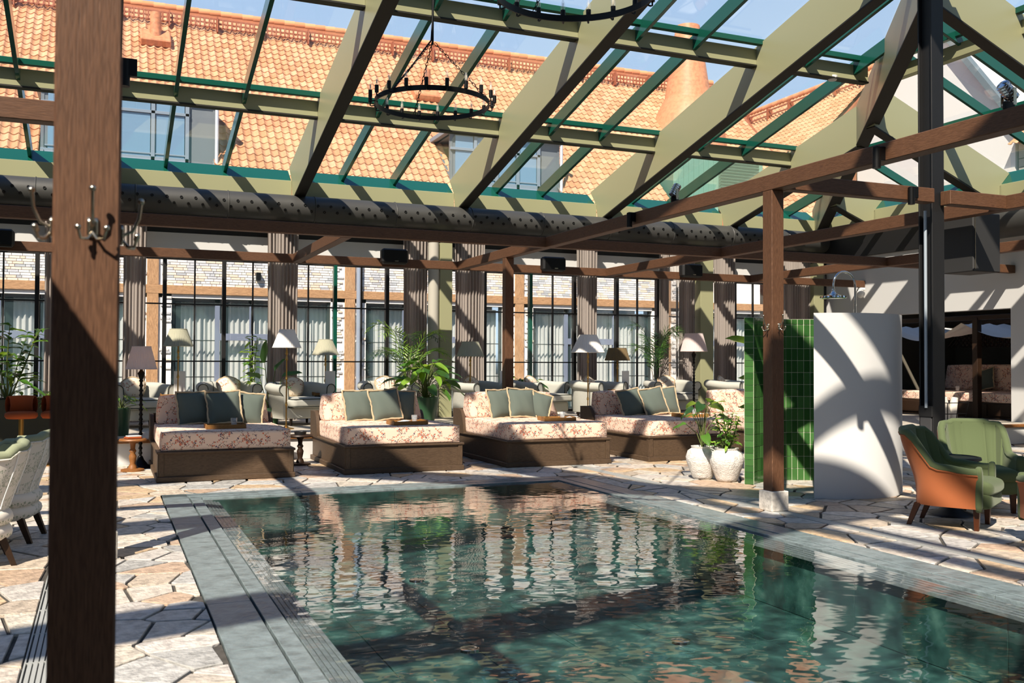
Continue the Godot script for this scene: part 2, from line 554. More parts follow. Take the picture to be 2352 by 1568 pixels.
func make_floor() -> void:
	var o := struct("floor", "crazy paved floor of pale beige and ochre flagstones with grey joints")
	# bed under the stones, with the pool left open
	bl(o, "mortar_bed", M.screed, LX, 0.59, -0.12, -0.017, -12, 19.0, 0.0)
	bl(o, "mortar_bed", M.screed, 5.71, RX, -0.12, -0.017, -12, 19.0, 0.0)
	bl(o, "mortar_bed", M.screed, 0.59, 5.71, -0.12, -0.017, 11.35, 19.0, 0.0)
	bl(o, "mortar_bed", M.screed, 0.59, 5.71, -0.12, -0.017, -12, -1.0, 0.0)
	# joints are cut where the pool, the drains and the steps lie
	var holes := [rect(0.58, 5.72, -9, 11.36), rect(-0.36, -0.08, -9, 11.9), rect(6.2, 6.37, -9, 13.0), rect(-0.22, 16, 14.72, 20), rect(12.9, 17, 12.7, 20)]
	var cells := voronoi(-3.0, 15.6, 2.6, 16.4, 0.43, 0.28, 0.72)
	var tones := [Vector3(0.72, 0.64, 0.54), Vector3(0.74, 0.68, 0.61), Vector3(0.66, 0.55, 0.43), Vector3(0.76, 0.68, 0.56), Vector3(0.64, 0.62, 0.58), Vector3(0.7, 0.51, 0.32), Vector3(0.52, 0.51, 0.48), Vector3(0.74, 0.65, 0.55), Vector3(0.62, 0.45, 0.32)]
	var list := []
	for cell in cells:
		var shr: Array = Geometry2D.offset_polygon(cell, -rng.randf_range(0.009, 0.017))
		var pieces := []
		for s in shr: pieces.append(s)
		for h in holes:
			var nxt := []
			for s in pieces:
				for q in Geometry2D.clip_polygons(s, h): nxt.append(q)
			pieces = nxt
		for s in pieces:
			if poly_area(s) < 0.006: continue
			var sc := PackedVector2Array()
			var inside := false
			for p in s:
				var q := shot(Vector3(p.x, 0, -p.y))
				sc.append(q)
				if q.x > -60 and q.x < 2412 and q.y > 800 and q.y < 1640: inside = true
			if not inside: continue
			list.append([poly_area(sc), s])
	list.sort_custom(func(a, b): return a[0] > b[0])
	var rest := MB.new()
	rest.colored = true
	for i in list.size():
		var s: PackedVector2Array = list[i][1]
		var tone: Vector3 = tones[rng.randi() % tones.size()] * rng.randf_range(0.86, 1.06)
		var col := Color(tone.x, tone.y, tone.z)
		var b := rest
		if i < 300:
			b = MB.new(); b.colored = true
		b.col = col
		slab_mesh(b, s, rng.randf_range(-0.002, 0.002), 0.03, 0.004)
		if i < 300: part(o, "flagstone", b.mesh(), M.stone)
	var r := part(o, "small_flagstones", rest.mesh(), M.stone)
	r.set_meta("kind", "stuff")
	# lounge platform and its steps
	var pl := struct("floor", "raised lounge platform with white risers and oak nosing")
	bl(pl, "platform_slab", M.screed, -0.2, 12.9, -0.1, PLAT - 0.06, 14.78, FD, 0.0)
	bl(pl, "riser", M.white, -0.2, 13.0, 0.0, PLAT - 0.05, 14.74, 14.78, 0.0)
	bl(pl, "stone_top", tmat(c8(206, 196, 180), M.soft, Vector3.ONE, 0.6), -0.2, RX, PLAT - 0.06, PLAT, 14.86, FD, 0.0)
	bl(pl, "riser", M.white, -0.24, -0.2, 0.0, PLAT - 0.05, 14.74, FD, 0.0)
	for k in 6:
		bl(pl, "nosing", M.oak, -0.22 + 2.1 * k, -0.22 + 2.1 * k + 2.096, PLAT - 0.05, PLAT + 0.002, 14.7, 14.862, 0.006)
	bl(pl, "platform_slab", M.screed, 12.9, RX, -0.1, PLAT - 0.06, 12.8, 14.86, 0.0)
	bl(pl, "stone_top", tmat(c8(206, 196, 180), M.soft, Vector3.ONE, 0.6), 12.9, RX, PLAT - 0.06, PLAT, 12.86, 14.86, 0.0)
	bl(pl, "riser", M.white, 12.88, RX, 0.0, PLAT - 0.05, 12.76, 12.8, 0.0)
	bl(pl, "nosing", M.oak, 12.86, 14.6, PLAT - 0.05, PLAT + 0.002, 12.72, 12.862, 0.006)
	bl(pl, "nosing", M.oak, 14.604, RX, PLAT - 0.05, PLAT + 0.002, 12.72, 12.862, 0.006)
	bl(pl, "step", M.white, 11.6, 12.86, 0.0, 0.14, 12.4, 14.74, 0.0)
	bl(pl, "nosing", M.oak, 11.56, 12.9, 0.14, 0.18, 12.36, 14.74, 0.006)
	# linear drains
	for side in 2:
		var dr := thing("floor_drain", ["long slotted metal floor drain beside the thick wooden post with brass hooks", "long grey metal floor drain running under the post on a white stone block"][side], "drain")
		var x0: float = [-0.35, 6.21][side]
		var w: float = [0.26, 0.15][side]
		var d0 := 2.6
		bl(dr, "channel", M.groove, x0, x0 + w, -0.05, -0.012, d0, [11.88, 12.98][side], 0.0)
		var nseg: int = 17 if side == 0 else 19
		for k in nseg:
			var a := d0 + k * 0.545
			for e in [0, 1]:
				bl(dr, "frame_bar", M.grate, x0 + e * (w - 0.008), x0 + e * (w - 0.008) + 0.008, -0.012, 0.001, a, a + 0.54, 0.0)
			bl(dr, "cross_bar", M.grate, x0, x0 + w, -0.012, 0.0005, a + 0.535, a + 0.545, 0.0)
			var ns: int = 9 if side == 0 else 6
			for s in ns:
				var xx := x0 + 0.014 + (w - 0.028) * (s + 0.5) / ns
				bl(dr, "slat", M.grate, xx - 0.37 * (w - 0.028) / ns, xx + 0.37 * (w - 0.028) / ns, -0.011, 0.0, a + 0.002, a + 0.533, 0.0)

# ---------------------------------------------------------------- pool
func make_pool() -> void:
	var o := thing("swimming_pool", "rectangular pool lined with dark green slate and edged with grey-green slate slabs", "pool")
	# outer coping slabs with real joints
	for k in 11:
		var a := 0.0 + k * 1.03
		bl(o, "coping_slab", M.slate, 0.595, 0.856, -0.06, 0.0, a, a + 1.025, 0.003)
		bl(o, "coping_slab", M.slate, 0.874, 0.982, -0.06, -0.002, a + 0.4, a + 1.425, 0.003)
		bl(o, "coping_slab", M.slate, 5.46, 5.705, -0.06, 0.0, a, a + 1.025, 0.003)
		bl(o, "coping_slab", M.slate, 5.325, 5.442, -0.06, -0.002, a + 0.4, a + 1.425, 0.003)
	for k in 5:
		var a := 0.595 + k * 1.022
		bl(o, "coping_slab", M.slate, a, a + 1.018, -0.06, 0.0, 11.13, 11.345, 0.003)
	for k in 4:
		var a := 1.0 + k * 1.08
		bl(o, "coping_slab", M.slate, a, a + 1.075, -0.06, -0.002, 10.98, 11.115, 0.003)
	# bed below grooves
	bl(o, "gutter_bed", M.groove, 0.59, 1.0, -0.12, -0.05, -1.0, 11.35, 0.0)
	bl(o, "gutter_bed", M.groove, 5.3, 5.71, -0.12, -0.05, -1.0, 11.35, 0.0)
	bl(o, "gutter_bed", M.groove, 1.0, 5.3, -0.12, -0.05, 10.95, 11.35, 0.0)
	# overflow lip: thin slate bars under the waterline
	for k in 5:
		var x := 1.0 + k * 0.034
		bl(o, "overflow_bar", M.slate, x, x + 0.026, -0.07, -0.018 - 0.006 * k, 0.0, 10.93, 0.002)
		var x2 := 5.3 - k * 0.034
		bl(o, "overflow_bar", M.slate, x2 - 0.026, x2, -0.07, -0.018 - 0.006 * k, 0.0, 10.93, 0.002)
	# basin
	var dp := -0.55
	for k in 9:
		var a := -1.0 + k * 1.33
		bl(o, "wall_slab", M.poolside, 1.06, 1.1, dp, -0.07, a, a + 1.325, 0.003)
		bl(o, "wall_slab", M.poolside, 5.2, 5.24, dp, -0.07, a, a + 1.325, 0.003)
	for k in 4:
		var a := 1.1 + k * 1.025
		bl(o, "wall_slab", M.poolside, a, a + 1.02, dp, -0.03, 10.9, 10.94, 0.003)
	for k in 14:
		for r in 6:
			var x := 1.1 + r * 0.684
			var a := -1.0 + k * 0.85
			bl(o, "floor_slab", M.poolstone, x, x + 0.678, dp - 0.04, dp, a, a + 0.844, 0.003)
	bl(o, "basin_shell", M.poolside, 1.0, 5.3, dp - 0.2, dp - 0.03, -1.0, 11.0, 0.0)
	bl(o, "basin_shell", M.poolside, 0.9, 1.07, dp - 0.2, -0.07, -1.0, 11.0, 0.0)
	bl(o, "basin_shell", M.poolside, 5.23, 5.4, dp - 0.2, -0.07, -1.0, 11.0, 0.0)
	bl(o, "basin_shell", M.poolside, 0.9, 5.4, dp - 0.2, -0.07, 10.93, 11.1, 0.0)
	bl(o, "basin_shell", M.poolside, 0.9, 5.4, dp - 0.2, -0.02, -1.2, -1.0, 0.0)
	for a in [[2.4, 6.4], [3.9, 6.0], [2.7, 8.6], [4.2, 9.0]]:
		var b := MB.new()
		b.lathe([Vector2(0.0, 0.0), Vector2(0.075, 0.0), Vector2(0.07, 0.018), Vector2(0.04, 0.022), Vector2(0.0, 0.02)], 20, Vector3(a[0], dp, -a[1]))
		part(o, "inlet_cap", b.mesh(), M.chrome)
	var w := MB.new()
	w.quad(Vector3(1.0, -0.016, 1.0), Vector3(5.3, -0.016, 1.0), Vector3(5.3, -0.016, -10.95), Vector3(1.0, -0.016, -10.95), Vector2(1, -1), Vector2(5.3, -1), Vector2(5.3, 10.95), Vector2(1, 10.95))
	var wo := part(self, "water", w.mesh(), M.water)
	wo.set_meta("kind", "structure")
	wo.set_meta("label", "rippled clear pool water reflecting the brick facade")

# ---------------------------------------------------------------- walls
func make_walls() -> void:
	var wf := struct("wall_far", "white plaster band above the tall glazing with dark steel eave beam")
	bl(wf, "white_band", M.white, LX, RX + 0.2, 3.42, 3.88, FD, FD + 0.2, 0.0)
	bl(wf, "eave_beam", M.black, LX, RX + 0.2, 3.88, 4.69, FD + 0.03, FD + 0.2, 0.01)
	bl(wf, "plinth", M.white, LX, RX + 0.2, -0.1, PLAT + 0.05, FD, FD + 0.2, 0.0)
	bl(wf, "side_pier", M.white, LX - 0.3, -5.5, PLAT, 3.42, FD, FD + 0.2, 0.0)
	# side wall with the wide opening
	var wr := struct("wall_right", "white plaster side wall with a wide opening to a canopied daybed")
	bl(wr, "plaster", M.white, RX, RX + 0.25, 2.58, 3.98, 13.42, 17.2, 0.0)
	bl(wr, "plaster", M.white, RX, RX + 0.25, -0.1, 3.98, -12, 13.42, 0.0)
	bl(wr, "plaster", M.white, RX, RX + 0.25, -0.1, 3.98, 17.2, FD, 0.0)
	bl(wr, "eave_beam", M.black, RX - 0.06, RX + 0.25, 3.98, 4.75, -12, FD, 0.01)
	# side room behind the opening
	var rr := struct("wall_right_alcove", "dim side room behind the wide opening")
	bl(rr, "back_wall", M.alcove, 20.9, 21.1, -0.1, 3.4, 11.5, 19.1, 0.0)
	bl(rr, "end_wall", M.alcove, RX + 0.2, 21.1, -0.1, 3.4, 18.9, 19.1, 0.0)
	bl(rr, "end_wall", M.alcove, RX + 0.2, 21.1, -0.1, 3.4, 11.3, 11.5, 0.0)
	bl(rr, "alcove_ceiling", M.backwall, 18.2, 21.1, 3.0, 3.2, 11.3, 19.1, 0.0)
	for k in 7:
		bl(rr, "skylight_pane", M.glass, RX + 0.25, 18.2, 3.05, 3.06, 11.35 + k * 1.1, 11.35 + k * 1.1 + 1.06, 0.0)
		bl(rr, "skylight_bar", M.teal, RX + 0.25, 18.2, 2.98, 3.08, 11.35 + k * 1.1 + 1.06, 11.35 + k * 1.1 + 1.1, 0.0)
	bl(rr, "alcove_floor", M.screed, RX - 0.02, 21.1, -0.1, PLAT - 0.01, 11.3, 19.1, 0.0)
	# walls out of view that close the hall
	var wl := struct("wall_left")
	bl(wl, "plaster", M.backwall, LX - 0.25, LX, -0.1, 4.75, -12, FD + 0.2, 0.0)
	var wb := struct("wall_back")
	bl(wb, "plaster", M.backwall, LX - 0.25, RX + 0.25, -0.1, 10.6, -12.25, -12, 0.0)
	# far glazing
	var wn := struct("window_1", "tall black steel glazing across the far side of the hall")
	var xs := []
	var bay := 3.37
	for k in range(-2, 5):
		var x0 := 1.009 + (k - 0) * 3.197
		for j in 6: xs.append([x0 + j * 0.533, j % 2 == 0])
	var last := -99.0
	for e in xs:
		var x: float = e[0]
		if x < -5.4 or x > RX - 0.1: continue
		if e[1]:
			bl(wn, "mullion", M.teal if int(absf(x) * 10) % 3 == 0 else M.black, x - 0.035, x + 0.035, PLAT + 0.05, 3.43, FD - 0.02, FD + 0.1, 0.004)
		else:
			bl(wn, "glazing_bar", M.black, x - 0.013, x + 0.013, PLAT + 0.05, 3.43, FD + 0.0, FD + 0.06, 0.002)
	for y in [1.48, 2.55]:
		for k in 11:
			bl(wn, "transom", M.black, -5.4 + k * 1.98, -5.4 + k * 1.98 + 1.98, y - 0.013, y + 0.013, FD + 0.005, FD + 0.055, 0.002)
	for y in [PLAT + 0.05, 3.38]:
		bl(wn, "window_frame", M.black, -5.5, RX, y, y + 0.05, FD - 0.01, FD + 0.09, 0.002)
	for k in 20:
		var xa := -5.4 + k * 1.085
		for r in 3:
			var ya: float = [PLAT + 0.1, 1.49, 2.56][r]
			var yb: float = [1.47, 2.54, 3.38][r]
			bl(wn, "pane", M.glass_wall, xa + 0.003, xa + 1.082, ya, yb, FD + 0.028, FD + 0.034, 0.0)

# ---------------------------------------------------------------- glass roof
func beam(parent: Node3D, called: String, m: Material, a: Vector3, b: Vector3, w: float, h: float, bev := 0.004) -> MeshInstance3D:
	var x := (b - a).normalized()
	var z := x.cross(Vector3.UP).normalized()
	var y := z.cross(x)
	var bb := MB.new()
	bb.box((a + b) / 2.0, Vector3(a.distance_to(b), h, w), bev, Basis(x, y, z), Vector2(a.x, a.z))
	return part(parent, called, bb.mesh(), m)

func plate_pane(parent: Node3D, poly: PackedVector2Array, hf: Callable) -> void:
	if Geometry2D.is_polygon_clockwise(poly):
		poly = poly.duplicate(); poly.reverse()
	var b := MB.new()
	var m := poly.size()
	var th := 0.008
	for i in range(1, m - 1):
		var q := []
		for k in [0, i, i + 1]: q.append(Vector3(poly[k].x, hf.call(poly[k].x, poly[k].y), -poly[k].y))
		b.tri(q[0], q[1], q[2])
		var u := Vector3(0, th, 0)
		b.tri(q[0] - u, q[2] - u, q[1] - u)
	part(parent, "pane", b.mesh(), M.glass)

func make_roof() -> void:
	var hy := 5.43
	var hf := func(_x: float, d: float) -> float: return hy + 0.25 * (FD - d)
	var hr := func(x: float, _d: float) -> float: return hy + 0.4 * (RX - x)
	var hl := func(x: float, _d: float) -> float: return hy + 0.4 * (x - LX)
	var far := struct("ceiling", "sloping glass roof on olive rafters over the far side of the pool hall")
	var reg := PackedVector2Array([Vector2(16.58, 19.35), Vector2(-10.28, 19.35), Vector2(3.15, -2.14)])
	var hipx := func(d: float) -> float: return RX - 0.625 * (FD - d)
	var rows := [19.35, 16.32, 13.07, 9.82, 6.57, 1.5]
	# rafters, bars
	var edges := []
	for k in range(-4, 4):
		var x := 3.33 + 3.37 * k
		edges.append([x + 0.1, 0.2, true])
		edges.append([x + 1.05, 0.06, false])
		edges.append([x + 2.13, 0.06, false])
	edges.append([16.58, 0.1, false])
	for e in edges:
		var x: float = e[0]
		if x < LX or x > RX: continue
		var b: float = minf((RX - x) / 0.625, (x - LX) / 0.625)
		var d1 := FD - b
		if e[2]:
			# deep plate rafter: its foot is cut on the fascia
			var pl := PackedVector2Array()
			pl.append(Vector2(19.2, hf.call(0, 19.2) - 0.03))
			pl.append(Vector2(18.92, 5.0))
			pl.append(Vector2(18.86, 4.66))
			pl.append(Vector2(18.6, 4.66 + 0.02))
			pl.append(Vector2(d1, 4.62 + 0.25 * (FD - d1)))
			pl.append(Vector2(d1, hf.call(0, d1) - 0.03))
			var bb := MB.new()
			# local x = depth, y = up, pulled along world x
			bb.prism(pl, 0.2, Transform3D(Basis(Vector3(0, 0, -1), Vector3(0, 1, 0), Vector3(1, 0, 0)), Vector3(x - 0.1, 0, 0)))
			var rf := part(far, "rafter", bb.mesh(), M.olive)
			beam(rf, "underside_shade_strip", M.flange, Vector3(x, 4.607 + 0.25 * (FD - 18.64), -18.64), Vector3(x, 4.607 + 0.25 * (FD - d1), -d1), 0.21, 0.03)  # added dark strip that paints shade onto the underside
		else:
			var de := maxf(d1, 9.0)
			if de < 18.5: beam(far, "glazing_bar", M.teal, Vector3(x, hf.call(0, 19.3) - 0.13, -19.3), Vector3(x, hf.call(0, de) - 0.13, -de), 0.065, 0.24)
	# purlins and the transoms on the glass
	for i in range(1, rows.size()):
		var d: float = rows[i]
		var y: float = hf.call(0, d)
		var x1: float = hipx.call(d) - 0.15
		var x0: float = 6.3 - x1
		var xr := x0
		for k in range(-4, 5):
			var xb := 3.33 + 3.37 * k
			if xb > xr + 0.05:
				var xe := minf(xb, x1)
				if xe > xr:
					var pn := bl(far, "purlin", M.olive, xr, xe, y - 0.37, y - 0.1, d + 0.12, d + 0.24, 0.004)
					bl(pn, "underside_shade_strip", M.flange, xr, xe, y - 0.4, y - 0.37, d + 0.1, d + 0.26, 0.004)
				xr = xb + 0.2
			if xr > x1: break
		beam(far, "transom", M.teal, Vector3(x0, y - 0.03, -d), Vector3(x1, y - 0.03, -d), 0.1, 0.09)
	# panes
	edges.sort_custom(func(a, b): return a[0] < b[0])
	for i in edges.size() - 1:
		for j in rows.size() - 1:
			var cell := rect(edges[i][0] + 0.01, edges[i + 1][0] - 0.01, rows[j + 1] + 0.01, rows[j] - 0.01)
			for q in Geometry2D.intersect_polygons(cell, reg):
				if poly_area(q) > 0.02: plate_pane(far, q, hf)
	# eave: olive fascia and teal sill
	for k in range(-4, 4):
		var xa := maxf(LX, 3.53 + 3.37 * k)
		var xb := minf(RX, 3.53 + 3.37 * (k + 1) - 0.2)
		if xb - xa < 0.3: continue
		bl(far, "fascia", M.olive, xa, xb, 4.7, 5.02, FD, FD + 0.12, 0.006)
		sill(far, xa, xb)
	# hips
	for s in [1.0, -1.0]:
		var p0 := Vector3(3.15 + s * 13.3, 4.62 + 0.4 - 0.05, -19.1)
		var p1 := Vector3(3.15 + s * 0.1, 4.62 + 0.4 + 0.25 * 21.0, 2.1)
		var hr2 := beam(far, "hip_rafter", M.olive, p0, p1, 0.24, 0.74, 0.004)
		beam(hr2, "underside_shade_strip", M.flange, p0 - Vector3(0, 0.39, 0), p1 - Vector3(0, 0.39, 0), 0.25, 0.03)
	# side slopes
	for s in 2:
		var o := struct("ceiling", ["sloping glass roof on olive rafters over the white side wall", "sloping glass roof on olive rafters over the bar side"][s])
		var h: Callable = hr if s == 0 else hl
		var sg := 1.0 if s == 0 else -1.0
		var ex := RX if s == 0 else LX
		var creg := PackedVector2Array([Vector2(3.15 + sg * 13.43, 19.35), Vector2(3.15 + sg * 13.43, -12), Vector2(3.15, -12), Vector2(3.15, -2.14)])
		var ds := []
		for k in range(-7, 2):
			var d := 13.73 + 3.37 * k
			ds.append([d, true]); ds.append([d + 1.05, false]); ds.append([d + 2.13, false])
		for e in ds:
			var d: float = e[0]
			if d > FD - 0.3 or d < -12: continue
			var top := 3.15 if d < -2.14 else ex - sg * 0.625 * (FD - d)
			if e[1]:
				var pl := PackedVector2Array()
				pl.append(Vector2(0.25, hy - 0.15)); pl.append(Vector2(-0.02, 5.0)); pl.append(Vector2(-0.04, 4.72)); pl.append(Vector2(-0.3, 4.74))
				var run := absf(ex - top)
				pl.append(Vector2(-run, 4.6 + 0.4 * run)); pl.append(Vector2(-run, hy - 0.03 + 0.4 * run))
				var bb := MB.new()
				bb.prism(pl, 0.2, Transform3D(Basis(Vector3(sg, 0, 0), Vector3(0, 1, 0), Vector3(0, 0, sg)), Vector3(ex, 0, -d - 0.1 * sg)))
				var rf := part(o, "rafter", bb.mesh(), M.olive)
				beam(rf, "underside_shade_strip", M.flange, Vector3(ex - sg * 0.32, 4.587 + 0.4 * 0.32, -d), Vector3(top, 4.587 + 0.4 * run, -d), 0.21, 0.03)
			else:
				if s == 0 and d > 6.0: beam(o, "glazing_bar", M.teal, Vector3(ex + sg * 0.2, h.call(ex + sg * 0.2, d) - 0.1, -d), Vector3(top, h.call(top, d) - 0.1, -d), 0.06, 0.17)
		var xrows := [ex + sg * 0.28]
		for i in range(1, rows.size()):
			xrows.append(ex - sg * 0.625 * (FD - rows[i]))
		if s == 1: xrows = [ex + sg * 0.28, -4.0, 0.22, 1.02]
		xrows.append(3.15)
		for i in range(1, xrows.size() - 1):
			var x: float = xrows[i]
			var y: float = h.call(x, 0)
			var dd: float = FD - absf(ex - x) / 0.625 - 0.1
			if s == 1 and i == 1: continue
			bl(o, "purlin", M.olive, x - 0.12 + sg * 0.2, x + 0.03 + sg * 0.2, y - 0.4, y - 0.18, -12, dd - 0.1, 0.004)
			beam(o, "transom", M.teal, Vector3(x, y - 0.06, 12), Vector3(x, y - 0.06, -dd), 0.1, 0.09)
		ds.sort_custom(func(a, b): return a[0] < b[0])
		for i in ds.size() - 1:
			for j in xrows.size() - 1:
				if ds[i + 1][0] < -4.0 and (i % 3 != 0): continue
				var de: float = ds[i + 1][0]
				if de < -4.0: de = ds[mini(i + 3, ds.size() - 1)][0]
				var cell := rect(minf(xrows[j], xrows[j + 1]) + 0.01, maxf(xrows[j], xrows[j + 1]) - 0.01, ds[i][0] + 0.01, de - 0.01)
				for q in Geometry2D.intersect_polygons(cell, creg):
					if poly_area(q) > 0.02: plate_pane(o, q, h)
		bl(o, "fascia", M.olive, minf(ex, ex + sg * 0.12), maxf(ex, ex + sg * 0.12), 4.72, 5.04, -12, FD, 0.006)
		var sb := MB.new()
		var xa := ex + sg * 0.02
		var xb := ex + sg * 0.3
		sb.quad(Vector3(xa, 5.04, 12), Vector3(xa, 5.04, -FD), Vector3(xb, 5.32, -FD), Vector3(xb, 5.32, 12))
		sb.quad(Vector3(xb, 5.0, 12), Vector3(xb, 5.32, 12), Vector3(xb, 5.32, -FD), Vector3(xb, 5.0, -FD))
		part(o, "sill", sb.mesh(), M.teal)
	# ridge
	beam(far, "ridge_beam", M.olive, Vector3(3.15, 10.4, 2.0), Vector3(3.15, 10.4, 12), 0.24, 0.7)

func sill(o: Node3D, xa: float, xb: float) -> MeshInstance3D:
	var b := MB.new()
	var p := PackedVector2Array([Vector2(FD + 0.02, 5.0), Vector2(FD + 0.06, 5.02), Vector2(FD + 0.45, 5.3), Vector2(FD + 0.45, 5.0)])
	b.prism(p, xb - xa, Transform3D(Basis(Vector3(0, 0, -1), Vector3(0, 1, 0), Vector3(1, 0, 0)), Vector3(xa, 0, 0)))
	return part(o, "sill", b.mesh(), M.teal)

# ---------------------------------------------------------------- pergola of dark stained timber
func make_pergola() -> void:
	var o := thing("pergola", "dark brown stained timber pergola of slim posts and beams round the pool", "pergola")
	var yb := 3.25
	var yt := 3.41
	# posts
	for p in [[6.275, 7.95], [6.275, 14.95], [0.0, 7.95], [0.0, 14.95]]:
		var y0: float = 0.0 if p[1] < 10 else PLAT
		bl(o, "post", M.pergola, p[0] - 0.075, p[0] + 0.075, y0 + (0.2 if p[1] < 10 else 0.0), yb, p[1] - 0.075, p[1] + 0.075, 0.006)
		if p[1] < 10:
			bl(o, "stone_base", M.whitestone, p[0] - 0.105, p[0] + 0.105, 0.0, 0.2, p[1] - 0.105, p[1] + 0.105, 0.006)
	bl(o, "post", M.post_near, -0.122, 0.032, 0.0, yb, 2.58, 2.735, 0.006)
	# added boards out of view, put there only to shade the near post
	for k in 5:
		bl(o, "added_shade_board", M.pergola, -0.63, -0.6, 0.0, 2.44, 1.5 + k * 0.15, 1.5 + k * 0.15 + 0.147, 0.004)
	bl(o, "added_shade_rail", M.pergola, -0.66, -0.63, 0.3, 0.4, 1.5, 2.247, 0.004)
	bl(o, "added_shade_rail", M.pergola, -0.66, -0.63, 2.1, 2.2, 1.5, 2.247, 0.004)
	# long beams along the pool
	for b in [[-0.045, 2.4, 17.4], [3.15, 13.45, 17.4], [6.275, 0.5, 17.4], [9.5, 2.0, 17.4], [13.1, 6.0, 17.4]]:
		bl(o, "beam", M.pergola, b[0] - 0.075, b[0] + 0.075, yb, yt, b[1], b[2], 0.006)
	# cross beams
	for b in [[-3.2, -0.13, 7.87], [6.36, 8.33, 7.87], [8.56, 9.42, 7.87], [-5, 16.28, 13.36], [-5, 16.28, 17.36]]:
		bl(o, "beam", M.pergola, b[0], b[1], yb + 0.002, yt - 0.002, b[2] - 0.07, b[2] + 0.07, 0.006)

# ---------------------------------------------------------------- the hotel outside
func tile_mesh() -> ArrayMesh:
	# pantile: wide hollow pan and a narrow roll; x across, -z up the slope, y off the slope
	var b := MB.new()
	var w := 0.228
	var prof := []
	for i in 9:
		var s := i / 8.0
		var y := 0.0
		if s < 0.7: y = 0.05 - 0.04 * sin(PI * s / 0.7)
		else: y = 0.05 + 0.022 * sin(PI * (s - 0.7) / 0.3)
		prof.append(Vector2((s - 0.5) * w * 1.03, y))
	for i in 8:
		var p: Vector2 = prof[i]
		var q: Vector2 = prof[i + 1]
		var up := 0.03
		b.quad(Vector3(p.x, p.y + up, 0.0), Vector3(q.x, q.y + up, 0.0), Vector3(q.x, q.y, -0.38), Vector3(p.x, p.y, -0.38))
		b.quad(Vector3(p.x, p.y + up - 0.022, 0.0), Vector3(q.x, q.y + up - 0.022, 0.0), Vector3(q.x, q.y + up, 0.0), Vector3(p.x, p.y + up, 0.0))
	return b.mesh()

func lay_tiles(o: Node3D, org: Vector3, across: Vector3, up_slope: Vector3, cols: int, rows: int, keep: Callable, single: int) -> void:
	var nrm := across.cross(up_slope).normalized()
	if nrm.y < 0: nrm = -nrm
	var tm := tile_mesh()
	var tints := [c8(220, 164, 124), c8(212, 152, 112), c8(226, 172, 134), c8(216, 158, 118), c8(206, 146, 106), c8(224, 168, 130)]
	if not MC.has("tt"): MC.tt = ntex(256, 0.03, 4, [gy(0.82), gy(1.0)], FastNoiseLite.TYPE_SIMPLEX_SMOOTH, 40)
	var tt: Texture2D = MC.tt
	var mats := []
	for c in tints: mats.append(tmat(c, tt, Vector3.ONE * 0.8, 0.8))
	var list := []
	var bas := Basis(across, nrm, -up_slope)
	if bas.determinant() < 0: bas = Basis(-across, nrm, -up_slope)
	for r in rows:
		for c in cols:
			var p := org + across * ((c + 0.5) * 0.228) + up_slope * (r * 0.33)
			if not keep.call(p): continue
			var s := shot(p)
			if s.x < -40 or s.x > 2392 or s.y < -60 or s.y > 520: continue
			list.append([shot(p + up_slope * 0.33).distance_to(s) * shot(p + across * 0.228).distance_to(s), p])
	list.sort_custom(func(a, b): return a[0] > b[0])
	var mm := MultiMesh.new()
	mm.transform_format = MultiMesh.TRANSFORM_3D
	mm.use_colors = true
	mm.mesh = tm
	var from := mini(single, list.size())
	mm.instance_count = list.size() - from
	for i in list.size():
		var xf := Transform3D(bas.rotated(nrm, rng.randf_range(-0.012, 0.012)), list[i][1])
		var k := rng.randi() % 6
		if i < from:
			part(o, "roof_tile", tm, mats[k], xf)
		else:
			mm.set_instance_transform(i - from, xf)
			mm.set_instance_color(i - from, tints[k].srgb_to_linear())
	if mm.instance_count > 0:
		var mi := MultiMeshInstance3D.new()
		mi.name = "far_roof_tiles"
		mi.multimesh = mm
		var vm := tmat(Color.WHITE, tt, Vector3.ONE * 0.8, 0.8)
		vm.vertex_color_use_as_albedo = true
		mi.material_override = vm
		mi.set_meta("kind", "stuff")
		o.add_child(mi, true)

